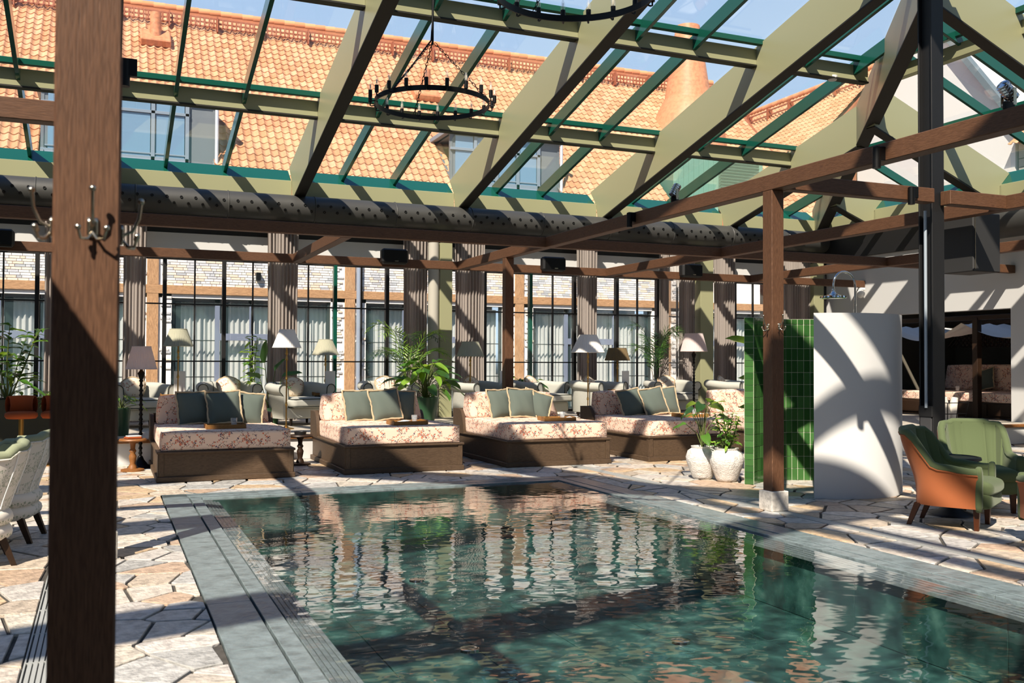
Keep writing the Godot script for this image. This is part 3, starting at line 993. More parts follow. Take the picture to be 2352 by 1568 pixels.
func stage_hotel() -> void:
	var o := thing("brick_hotel", "long pale brick hotel with timber framing and orange pantile roof beyond the glazing", "building")
	var FA := 26.0
	var mortar := mat(c8(240, 234, 228), 0.95)
	var glassm := mat(Color(0.35, 0.45, 0.48, 0.12), 0.0)
	glassm.transparency = BaseMaterial3D.TRANSPARENCY_ALPHA
	var framem := mat(c8(112, 122, 142), 0.5)
	var darkframe := mat(c8(38, 48, 48), 0.5)
	var curt := mat(c8(222, 226, 224), 0.95)
	curt.backlight_enabled = true
	curt.backlight = gy(0.3)
	var inside := mat(c8(70, 74, 76), 0.95)
	# piers between windows and the band above them
	bl(o, "wall_core", mortar, -6, 20, 3.1, 5.2, FA + 0.03, FA + 0.3, 0.0)
	var holes := []
	for k in range(-2, 4):
		var xs := 1.1 + 5.09 * k
		bl(o, "timber_post", M.timber, xs - 0.14, xs + 0.14, 0, 3.2, FA - 0.03, FA + 0.1, 0.005)
		bl(o, "timber_post", M.timber, xs - 0.14, xs + 0.14, 3.42, 4.36, FA - 0.03, FA + 0.1, 0.005)
		bl(o, "timber_lintel", M.timber, xs - 0.14, xs + 4.95, 3.2, 3.42, FA - 0.035, FA + 0.1, 0.005)
		bl(o, "timber_lintel", M.timber, xs - 0.14, xs + 4.95, 4.36, 4.58, FA - 0.035, FA + 0.1, 0.005)
		bl(o, "wall_core", mortar, xs - 0.52, xs + 0.46, 0, 3.2, FA + 0.03, FA + 0.3, 0.0)
		# wide window: two glazed lights and a door pair
		var w0 := xs + 0.46
		var w1 := xs + 4.56
		var wn := Node3D.new()
		wn.name = "window"
		o.add_child(wn, true)
		for e in [[w0, w0 + 0.07], [w1 - 0.07, w1]]:
			bl(wn, "frame", darkframe, e[0], e[1], 0.1, 3.14, FA + 0.1, FA + 0.2, 0.003)
		bl(wn, "frame", darkframe, w0, w1, 3.12, 3.2, FA + 0.1, FA + 0.2, 0.003)
		bl(wn, "frame", darkframe, w0, w1, 2.93, 2.98, FA + 0.12, FA + 0.18, 0.003)
		var q := [0.0, 1.08, 1.2, 2.72, 2.84, 4.1]
		for e in [1.08, 2.76]:
			bl(wn, "frame", framem, w0 + e, w0 + e + 0.12, 0.1, 2.95, FA + 0.11, FA + 0.2, 0.003)
		bl(wn, "frame", framem, w0 + 1.2, w0 + 2.76, 2.02, 2.2, FA + 0.11, FA + 0.2, 0.003)
		bl(wn, "frame", framem, w0 + 1.94, w0 + 2.06, 0.1, 2.02, FA + 0.11, FA + 0.2, 0.003)
		bl(wn, "frame", framem, w0 + 1.96, w0 + 2.0, 2.2, 2.95, FA + 0.11, FA + 0.2, 0.003)
		for e in [[0.07, 1.08], [2.88, 4.03]]:
			bl(wn, "glazing_bar", darkframe, w0 + e[0], w0 + e[1], 2.0, 2.025, FA + 0.13, FA + 0.17, 0.002)
			bl(wn, "glazing_bar", darkframe, w0 + e[0], w0 + e[1], 1.05, 1.075, FA + 0.13, FA + 0.17, 0.002)
			bl(wn, "glazing_bar", darkframe, w0 + (e[0] + e[1]) / 2 - 0.012, w0 + (e[0] + e[1]) / 2 + 0.012, 0.1, 2.95, FA + 0.13, FA + 0.17, 0.002)
		for e in [[0.07, 1.08], [1.2, 1.94], [2.06, 2.76], [2.88, 4.03]]:
			bl(wn, "pane", glassm, w0 + e[0], w0 + e[1], 0.1, 3.12, FA + 0.148, FA + 0.156, 0.0)
		# curtains hung inside
		for e in [[0.25, 1.25, 1.0], [1.45, 2.0, 0.6], [2.1, 2.75, 0.7], [2.75, 4.05, 1.0]]:
			var cb := MB.new()
			var x0: float = w0 + e[0]
			var x1: float = w0 + e[1]
			var nf := int((x1 - x0) * 8.0)
			var ph := rng.randf() * 6.0
			cb.grid(nf * 8, 4, func(a: float, v: float) -> Vector3: return Vector3(lerpf(x0, x1, a), 0.12 + 2.9 * v, -(FA + 0.42) + 0.035 * sin(a * nf * TAU + ph) + 0.015 * sin(a * nf * 2.7 + ph)))
			part(wn, "curtain", cb.mesh(), curt)
		bl(wn, "room_wall", inside, w0 - 0.3, w1 + 0.3, 0, 3.3, FA + 1.6, FA + 1.7, 0.0)
		bl(wn, "room_ceiling", inside, w0 - 0.3, w1 + 0.3, 3.2, 3.3, FA + 0.2, FA + 1.7, 0.0)
		bl(wn, "room_floor", inside, w0 - 0.3, w1 + 0.3, 0.0, 0.08, FA + 0.2, FA + 1.7, 0.0)
	# bricks
	var bl_list := []
	var cw := 0.237
	var ch := 0.067
	for r in 47:
		var y := 1.0 + r * ch + 0.005
		if y > 4.31: break
		if y > 3.13 and y < 3.41: continue
		var off := (r % 3) * 0.079 + rng.randf_range(-0.02, 0.02)
		var x := -2.8 + off
		while x < 17.2:
			var len := cw if rng.randf() > 0.2 else cw / 2.0
			var rel := fposmod(x + len / 2 - 1.1, 5.09)
			var at := x
			x += len
			if y < 3.15 and rel + len / 2 > 0.47 and rel - len / 2 < 4.56: continue
			if rel - len / 2 < 0.14 or rel + len / 2 > 4.95: continue
			bl_list.append([absf(at - 5.0), at, y, len])
	var tones := [Vector3(0.86, 0.82, 0.79), Vector3(0.88, 0.85, 0.83), Vector3(0.84, 0.68, 0.54), Vector3(0.62, 0.63, 0.66), Vector3(0.85, 0.78, 0.73), Vector3(0.5, 0.51, 0.54), Vector3(0.88, 0.76, 0.64), Vector3(0.86, 0.83, 0.8)]
	MC.brick_tex = ntex(256, 0.06, 3, [gy(0.86), gy(1.0)], FastNoiseLite.TYPE_SIMPLEX_SMOOTH, 41)
	var bmats := []
	for t in tones: bmats.append(tmat(Color(t.x, t.y, t.z).linear_to_srgb(), MC.brick_tex, Vector3.ONE * 2.0, 0.9))
	var unit := {}
	for l in [cw, cw / 2.0]:
		var ub := MB.new()
		ub.box(Vector3.ZERO, Vector3(l - 0.012, 0.055, 0.05), 0.004)
		unit[l] = ub.mesh()
	bl_list.sort_custom(func(a, b): return a[0] < b[0])
	var rest := MB.new()
	rest.colored = true
	for i in bl_list.size():
		var e: Array = bl_list[i]
		var k := rng.randi() % tones.size()
		var ctr := Vector3(e[1] + e[3] / 2, e[2] + 0.0275, -(FA + 0.02) + rng.randf_range(-0.003, 0.003))
		if i < 300: part(o, "brick", unit[e[3]], bmats[k], Transform3D(Basis(), ctr))
		else:
			var t: Vector3 = tones[k]
			rest.col = Color(t.x, t.y, t.z)
			rest.box(ctr, Vector3(e[3] - 0.012, 0.055, 0.05), 0.0)
	var vm := tmat(Color.WHITE, MC.brick_tex, Vector3.ONE * 2.0, 0.9)
	vm.vertex_color_use_as_albedo = true
	part(o, "further_bricks", rest.mesh(), vm).set_meta("kind", "stuff")
	# drainpipe and small wall lamps
	var dpm := mat(c8(150, 160, 176), 0.4, 0.3)
	var pb := MB.new()
	pb.tube([Vector3(6.42, 0, -25.9), Vector3(6.42, 4.9, -25.9)], 0.075, 12)
	part(o, "drainpipe", pb.mesh(), dpm)
	for x in [-1.35, 3.65, 8.75]:
		bl(o, "wall_lamp", M.iron, x, x + 0.12, 3.62, 3.82, FA - 0.16, FA, 0.01)
	# roof
	var ry := func(d: float) -> float: return 7.0 + 0.964 * (d - 27.4)
	var us := Vector3(0, 0.964, -1).normalized()
	var deck := MB.new()
	var d0 := 25.9
	deck.prism(PackedVector2Array([Vector2(d0, ry.call(d0) - 0.2), Vector2(34.0, ry.call(34.0) - 0.05), Vector2(34.0, ry.call(34.0) - 0.3), Vector2(d0, ry.call(d0) - 0.35)]), 30.0, Transform3D(Basis(Vector3(0, 0, -1), Vector3(0, 1, 0), Vector3(1, 0, 0)), Vector3(-6, 0, 0)))
	part(o, "roof_deck", deck.mesh(), mat(c8(150, 90, 60), 0.9))
	var keep := func(p: Vector3) -> bool:
		if p.x > 0.0 - 1.6 and p.x < 2.6 and p.z > -28.6: return false
		if p.x > 9.65 and p.x < 13.2 and p.z > -28.6: return false
		if p.x > 17.3 and p.x < 21.0 and p.z > -28.4: return false
		return true
	lay_tiles(o, Vector3(-4.6, ry.call(26.3) - 0.03, -26.3), Vector3.RIGHT, us, 124, 31, keep, 300)
	MC.rt0 = mat(c8(224, 152, 108), 0.85)
	MC.rt1 = mat(c8(210, 138, 96), 0.85)
	# ridge caps and the snow rail under them
	for k in 78:
		var b := MB.new()
		var x := -4.4 + k * 0.36
		var pts := []
		b.tube([Vector3(x, 13.36, -34.05), Vector3(x + 0.37, 13.385, -34.05)], [0.13, 0.12], 10)
		part(o, "ridge_tile", b.mesh(), MC["rt%d" % (k % 2)])
	var railm := mat(c8(150, 84, 56), 0.6)
	for yy in [0.06, 0.2, 0.34]:
		var pr := Vector3(0, ry.call(32.9) + 0.16 + yy, -32.9)
		beam(o, "snow_rail", railm, pr + Vector3(-4.4, 0, 0), pr + Vector3(24.0, 0, 0), 0.03, 0.05)
	for k in 19:
		var pr := Vector3(-4.2 + k * 1.5, ry.call(32.9) + 0.05, -32.9)
		bx(o, "rail_bracket", railm, pr + Vector3(0, 0.25, 0), Vector3(0.04, 0.5, 0.3), 0.0)
	for k in 190:
		bx(o, "rail_picket", railm, Vector3(-4.2 + k * 0.145, ry.call(32.9) + 0.36, -32.88), Vector3(0.05, 0.28, 0.02), 0.0)
	# vents
	for p in [[1.35, 32.0], [9.9, 30.9]]:
		var y: float = ry.call(p[1])
		var vo := bx(o, "roof_vent", M.terra, Vector3(p[0], y + 0.2, -p[1]), Vector3(0.9, 0.25, 0.7), 0.03, Basis(Vector3.RIGHT, 0.75))
		var vb := MB.new()
		vb.tube([Vector3(p[0], y, -p[1]), Vector3(p[0], y + 1.0, -p[1])], 0.17, 14)
		part(o, "roof_vent_pipe", vb.mesh(), M.terra)
	# chimney cowl: tapered orange flue
	var cb := MB.new()
	var cy: float = ry.call(31.2) - 1.2
	cb.lathe([Vector2(1.5, cy), Vector2(1.35, cy + 1.2), Vector2(0.93, cy + 2.0), Vector2(0.88, cy + 2.1), Vector2(0.5, cy + 4.6), Vector2(0.46, cy + 4.9), Vector2(0.0, cy + 4.9)], 28, Vector3(20.45, 0, -31.0))
	part(o, "chimney", cb.mesh(), M.terra)
	# dormers
	var dm := mat(c8(124, 138, 152), 0.5)
	var dm2 := mat(c8(104, 112, 118), 0.6)
	var dglass := mat(c8(110, 140, 165), 0.08, 0.0, 0.8)
	for e in [[-1.6, 2.74, 6.9, 8.62], [9.57, 13.26, 6.95, 8.42]]:
		var dn := Node3D.new()
		dn.name = "dormer"
		o.add_child(dn, true)
		var x0: float = e[0]
		var x1: float = e[1]
		var y0: float = e[2] - 0.3
		var y1: float = e[3]
		for sx in [x0, x1 - 0.08]:
			var pb2 := MB.new()
			var dt: float = 27.4 + (y1 - 7.0) / 0.964
			pb2.prism(PackedVector2Array([Vector2(27.4, y0), Vector2(27.4, y1), Vector2(dt, y1), Vector2(27.0, y0)]), 0.08, Transform3D(Basis(Vector3(0, 0, -1), Vector3(0, 1, 0), Vector3(1, 0, 0)), Vector3(sx, 0, 0)))
			part(dn, "cheek", pb2.mesh(), dm2)
		bl(dn, "front", dm2, x0, x1, y0, y1, 27.42, 27.5, 0.0)
		bl(dn, "flat_roof", dm, x0 - 0.15, x1 + 0.15, y1, y1 + 0.14, 27.2, 29.5, 0.01)
		var wx1 := x1 - 0.75
		var nw := 4
		for k in nw:
			var a := lerpf(x0 + 0.1, wx1, float(k) / nw)
			var b2 := lerpf(x0 + 0.1, wx1, float(k + 1) / nw)
			bl(dn, "pane", dglass, a + 0.07, b2 - 0.07, y0 + 0.35, y1 - 0.5, 27.38, 27.42, 0.0)
			bl(dn, "pane", dglass, a + 0.07, b2 - 0.07, y1 - 0.42, y1 - 0.05, 27.38, 27.42, 0.0)
			bl(dn, "window_frame", dm, b2 - 0.05, b2 + 0.05, y0 + 0.2, y1, 27.33, 27.43, 0.004)
			bl(dn, "window_frame", dm, a, b2, y0 + 0.42, y0 + 0.46, 27.35, 27.43, 0.004)
		bl(dn, "window_frame", dm, x0, wx1 + 0.06, y1 - 0.5, y1 - 0.42, 27.33, 27.43, 0.004)
		bl(dn, "window_frame", dm, x0, wx1 + 0.06, y0 + 0.2, y0 + 0.36, 27.33, 27.43, 0.004)
		var db := MB.new()
		db.tube([Vector3(x1 + 0.02, y0, -27.3), Vector3(x1 + 0.02, y1, -27.3)], 0.05, 10)
		part(dn, "downpipe", db.mesh(), mat(c8(190, 196, 204), 0.4))
	# green clad plant room with louvres
	var gm := mat(c8(112, 152, 134), 0.6)
	var gp := Node3D.new()
	gp.name = "plant_room"
	o.add_child(gp, true)
	bl(gp, "shell", mat(c8(84, 118, 104), 0.7), 17.4, 21.0, 6.0, 8.7, 27.25, 29.3, 0.0)
	for k in 9:
		bl(gp, "cladding_board", gm, 17.4 + k * 0.2, 17.4 + k * 0.2 + 0.19, 6.2, 8.7, 27.2, 27.25, 0.006)
	for k in 22:
		bx(gp, "louvre_slat", gm, Vector3(20.05, 6.3 + k * 0.105, -27.2), Vector3(1.6, 0.1, 0.02), 0.0, Basis(Vector3.RIGHT, 0.6))
	bl(gp, "corner_board", gm, 20.86, 21.0, 6.0, 8.7, 27.16, 27.26, 0.006)

	# the wing and the white house beyond the side wall
	var wg := thing("hotel_wing", "orange tiled wing of the hotel with its ridge running away from the hall", "building")
	var slope_up := Vector3(1, 0.97, 0).normalized()
	var sb := MB.new()
	sb.prism(PackedVector2Array([Vector2(24.3, 9.4), Vector2(28.0, 13.0), Vector2(31.5, 9.5), Vector2(31.5, 0), Vector2(24.3, 0)]), 12.0, Transform3D(Basis(), Vector3(0, 0, -40.5)))
	part(wg, "wing_body", sb.mesh(), mat(c8(150, 90, 60), 0.9))
	lay_tiles(wg, Vector3(24.4, 9.65, -40.4), Vector3(0, 0, 1), slope_up, 52, 15, func(_p: Vector3) -> bool: return true, 150)
	for k in 33:
		var b := MB.new()
		b.tube([Vector3(28.0, 13.25, -40.4 + k * 0.36), Vector3(28.0, 13.27, -40.4 + k * 0.36 + 0.37)], [0.14, 0.125], 10)
		part(wg, "ridge_tile", b.mesh(), MC["rt%d" % (k % 2)])
	for yy in [0.1, 0.32]: beam(wg, "snow_rail", railm, Vector3(27.0, 12.35 + yy, -40.4), Vector3(27.0, 12.35 + yy, -28.6), 0.03, 0.06)
	for k in 9: bx(wg, "rail_bracket", railm, Vector3(27.05, 12.5, -40.2 + k * 1.42), Vector3(0.3, 0.5, 0.05), 0.0)
	bl(wg, "gutter", M.teal, 24.1, 24.4, 9.3, 9.45, 28.4, 40.5, 0.01)

	var wh := thing("white_house", "white rendered house with a steep gable beyond the side wall", "building")
	var hb := MB.new()
	hb.prism(PackedVector2Array([Vector2(21.2, 0), Vector2(28.0, 0), Vector2(28.0, 9.6), Vector2(24.6, 13.6), Vector2(21.2, 9.2)]), 8.0, Transform3D(Basis(Vector3(0, 0, -1), Vector3(0, 1, 0), Vector3(1, 0, 0)), Vector3(26.0, 0, 0)))
	part(wh, "gable_wall", hb.mesh(), M.white)
	for s in 2:
		var a := Vector3(25.8, 13.75, -24.6)
		var b3: Vector3 = [Vector3(25.8, 8.9, -20.9), Vector3(25.8, 9.2, -28.4)][s]
		beam(wh, "bargeboard", mat(c8(96, 110, 116), 0.6), a, b3, 0.25, 0.2)
	bl(wh, "string_course", mat(c8(200, 198, 192), 0.8), 25.94, 26.0, 7.4, 7.6, 21.2, 28.0, 0.0)
	var lw := thing("boarded_annexe", "low annexe with grey board walls and an orange tiled roof beyond the side wall", "building")
	bl(lw, "wall_core", mat(c8(120, 118, 112), 0.8), 26.1, 30, 0, 8.4, 12.0, 21.1, 0.0)
	var boardm := mat(c8(150, 148, 140), 0.8)
	for k in 14:
		bl(lw, "wall_board", boardm, 26.02, 26.1, 4.6 + k * 0.27, 4.6 + k * 0.27 + 0.255, 12.0, 21.1, 0.01)
	lay_tiles(lw, Vector3(25.6, 8.2, -21.1), Vector3(0, 0, 1), Vector3(1, 0.8, 0).normalized(), 40, 12, func(_p: Vector3) -> bool: return true, 150)
	bl(lw, "roof_deck", mat(c8(150, 90, 60), 0.9), 26.0, 30, 8.3, 8.4, 12.0, 21.1, 0.0)

# ---------------------------------------------------------------- printed fabrics, drawn as repeating prints
func dot(im: Image, x: float, y: float, rx: float, ry: float, ang: float, c: Color) -> void:
	var s := im.get_width()
	var r := int(ceil(maxf(rx, ry))) + 1
	var ca := cos(ang); var sa := sin(ang)
	for j in range(-r, r + 1):
		for i in range(-r, r + 1):
			var a := (i * ca + j * sa) / rx
			var b := (-i * sa + j * ca) / ry
			if a * a + b * b <= 1.0:
				im.set_pixel(posmod(int(x) + i, s), posmod(int(y) + j, s), c)

func twig(im: Image, x: float, y: float, ang: float, n: int, w: float, stem: Color, leaves: Array, flowers: Array, bend: float) -> void:
	for k in n:
		x += cos(ang) * 3.0
		y += sin(ang) * 3.0
		ang += bend + rng.randf_range(-0.12, 0.12)
		dot(im, x, y, w, w, 0, stem)
		if k % 9 == 4:
			var sd := 1.0 if (k / 9) % 2 == 0 else -1.0
			var la := ang + sd * 1.1
			var lx := x + cos(la) * 9.0
			var ly := y + sin(la) * 9.0
			dot(im, lx, ly, 9.0, 3.4, la, leaves[rng.randi() % leaves.size()])
		if k > 5 and k % 23 == 17:
			var fa := ang + rng.randf_range(-1.5, 1.5)
			flower(im, x + cos(fa) * 16, y + sin(fa) * 16, rng.randf_range(8, 13), flowers[rng.randi() % flowers.size()])
	flower(im, x, y, rng.randf_range(10, 15), flowers[rng.randi() % flowers.size()])

func flower(im: Image, x: float, y: float, r: float, c: Color) -> void:
	var a0 := rng.randf() * TAU
	for k in 6:
		var a := a0 + TAU * k / 6.0
		dot(im, x + cos(a) * r * 0.62, y + sin(a) * r * 0.62, r * 0.5, r * 0.34, a, c.lerp(Color.WHITE, rng.randf_range(0.0, 0.25)))
	dot(im, x, y, r * 0.26, r * 0.26, 0, c.darkened(0.4))

func floral(size: int, base: Color, stem: Color, leaves: Array, flowers: Array, count: int, sd: int) -> ImageTexture:
	rng.seed = sd
	var im := Image.create_empty(size, size, false, Image.FORMAT_RGB8)
	im.fill(base)
	for k in count:
		var x := rng.randf() * size
		var y := rng.randf() * size
		twig(im, x, y, rng.randf() * TAU, rng.randi_range(34, 70), 1.5, stem, leaves, flowers, rng.randf_range(-0.09, 0.09))
	return ImageTexture.create_from_image(im)

func fab(tex: Texture2D, c: Color, scale: float, rough := 0.95) -> StandardMaterial3D:
	var m := tmat(c, tex, Vector3(scale, scale, 1), rough, false, 0.2)
	m.rim_enabled = true
	m.rim = 0.2
	m.rim_tint = 0.5
	return m

func stage_fabrics() -> void:
	var fl := floral(1024, c8(236, 206, 184), c8(112, 74, 62), [c8(58, 62, 84), c8(96, 92, 62), c8(118, 104, 66), c8(70, 60, 74)], [c8(226, 112, 74), c8(214, 92, 66), c8(78, 60, 84), c8(232, 140, 104), c8(196, 120, 108)], 120, 101)
	M.floral = fab(fl, Color.WHITE, 1.25)
	var fl2 := floral(512, c8(232, 216, 192), c8(120, 104, 70), [c8(120, 112, 74), c8(150, 128, 86)], [c8(206, 98, 70), c8(190, 84, 64), c8(150, 96, 76)], 20, 102)
	M.floral_cushion = fab(fl2, Color.WHITE, 2.0)
	var lf := floral(512, c8(224, 216, 204), c8(170, 172, 152), [c8(140, 148, 122), c8(158, 162, 140), c8(128, 138, 112)], [c8(176, 176, 156), c8(150, 156, 132)], 26, 103)
	M.leafprint = fab(lf, Color.WHITE, 2.6)
	var sp := ntex(256, 0.12, 2, [c8(60, 66, 48), c8(120, 122, 98), c8(214, 210, 190), c8(236, 232, 216)], FastNoiseLite.TYPE_SIMPLEX_SMOOTH, 50)
	M.shade_print = fab(sp, Color.WHITE, 1.0)
	M.shade_print.uv1_scale = Vector3(14, 2.2, 1)
	M.shade_print.backlight_enabled = true; M.shade_print.backlight = gy(0.25)
	M.shade_brown = fab(sp, c8(176, 152, 128), 1.0)
	M.shade_brown.uv1_scale = Vector3(20, 2.2, 1)
	M.shade_white = mat(c8(238, 234, 228), 0.95)
	M.shade_white.backlight_enabled = true; M.shade_white.backlight = gy(0.35)
	M.shade_pink = mat(c8(208, 192, 188), 0.95)
	M.shade_pink.backlight_enabled = true; M.shade_pink.backlight = gy(0.35)
	var wv := ntex(256, 0.25, 2, [gy(0.8), gy(1.0)], FastNoiseLite.TYPE_SIMPLEX_SMOOTH, 60)
	M.weave = wv
	M.chair_grey = fab(wv, c8(196, 196, 186), 3.0)
	M.piping = mat(c8(52, 58, 52), 0.9)
	M.pillow = fab(wv, c8(104, 114, 106), 3.0)
	M.fringe = fab(wv, c8(206, 182, 148), 8.0)
	M.velvet_green = fab(wv, c8(92, 104, 72), 3.0, 0.8)
	M.velvet_green.rim = 0.8
	M.velvet_orange = fab(wv, c8(170, 98, 60), 3.0, 0.8)
	M.velvet_orange.rim = 0.7
	M.velvet_pale = fab(wv, c8(158, 164, 134), 3.0, 0.85)
	M.velvet_rust = fab(wv, c8(172, 86, 48), 3.0, 0.8)
	M.curtain = fab(wv, c8(186, 176, 168), 2.0)
	M.curtain.backlight_enabled = true; M.curtain.backlight = c8(190, 182, 176)
	M.sheer = mat(Color(0.86, 0.84, 0.82, 0.45), 0.9)
	M.sheer.transparency = BaseMaterial3D.TRANSPARENCY_ALPHA
	M.canvas = mat(c8(226, 220, 208), 0.95)
	M.canvas.backlight_enabled = true; M.canvas.backlight = gy(0.4)
	M.paper = mat(c8(238, 236, 230), 0.8)
	M.tumbler = mat(Color(0.9, 0.93, 0.95, 0.12), 0.02)
	M.tumbler.transparency = BaseMaterial3D.TRANSPARENCY_ALPHA
	M.leaf = mat(c8(62, 104, 34), 0.38)
	M.leaf.backlight_enabled = true; M.leaf.backlight = c8(120, 150, 30)
	M.leaf_dark = mat(c8(36, 66, 30), 0.35)
	M.leaf_dark.backlight_enabled = true; M.leaf_dark.backlight = c8(70, 110, 24)
	M.leaf_light = mat(c8(120, 158, 52), 0.42)
	M.leaf_light.backlight_enabled = true; M.leaf_light.backlight = c8(160, 190, 60)
	M.stem = mat(c8(92, 104, 52), 0.6)
	M.bark = mat(c8(88, 72, 54), 0.9)
	M.soil = mat(c8(50, 40, 32), 1.0)
	M.clay = bump(tmat(c8(236, 232, 226), M.soft, Vector3.ONE * 2.4, 0.9), M.hgt, 0.8)
	M.greenpot = mat(c8(52, 84, 58), 0.3)
	M.signwhite = mat(c8(226, 226, 222), 0.7)
	M.bulbglass = mat(Color(0.95, 0.93, 0.9, 0.12), 0.0)
	M.bulbglass.transparency = BaseMaterial3D.TRANSPARENCY_ALPHA
	M.filament = mat(c8(245, 232, 200), 0.5)

func warp(b: MB, f: Callable) -> void:
	for i in b.v.size(): b.v[i] = f.call(b.v[i])

# square pillow lying in x/y, bulging along z, centred; fringe round its edge
func pillow_mesh(s: float, th: float) -> ArrayMesh:
	var b := MB.new()
	for sd in [1.0, -1.0]:
		b.grid(12, 12, func(u: float, v: float) -> Vector3:
			var x := (u * 2 - 1)
			var y := (v * 2 - 1)
			var k := (1.0 - pow(absf(x), 2.6)) * (1.0 - pow(absf(y), 2.6))
			var pin := 1.0 - 0.07 * (1.0 - absf(x) * absf(y))
			return Vector3(x * s / 2 * (1.0 - 0.06 * (1.0 - y * y)) , y * s / 2 * (1.0 - 0.06 * (1.0 - x * x)), sd * (th * pow(maxf(k, 0.0), 0.6) + 0.006 * sin(x * 7 + y * 3) * k)), Vector2(s, s), sd < 0)
	return b.mesh()

func fringe_mesh(s: float) -> ArrayMesh:
	var b := MB.new()
	var pts := []
	var rr := []
	var r := RandomNumberGenerator.new()
	r.seed = 5
	for e in 4:
		for k in 14:
			var t := k / 14.0 * 2 - 1
			var h := s / 2 * (1.0 - 0.06 * (1.0 - t * t)) + 0.008
			var p := Vector2(t * s / 2, h)
			for q in e: p = Vector2(p.y, -p.x)
			pts.append(Vector3(p.x + r.randf_range(-0.005, 0.005), p.y + r.randf_range(-0.005, 0.005), r.randf_range(-0.006, 0.006)))
			rr.append(r.randf_range(0.010, 0.018))
	b.tube(pts, rr, 6, false, true)
	return b.mesh()

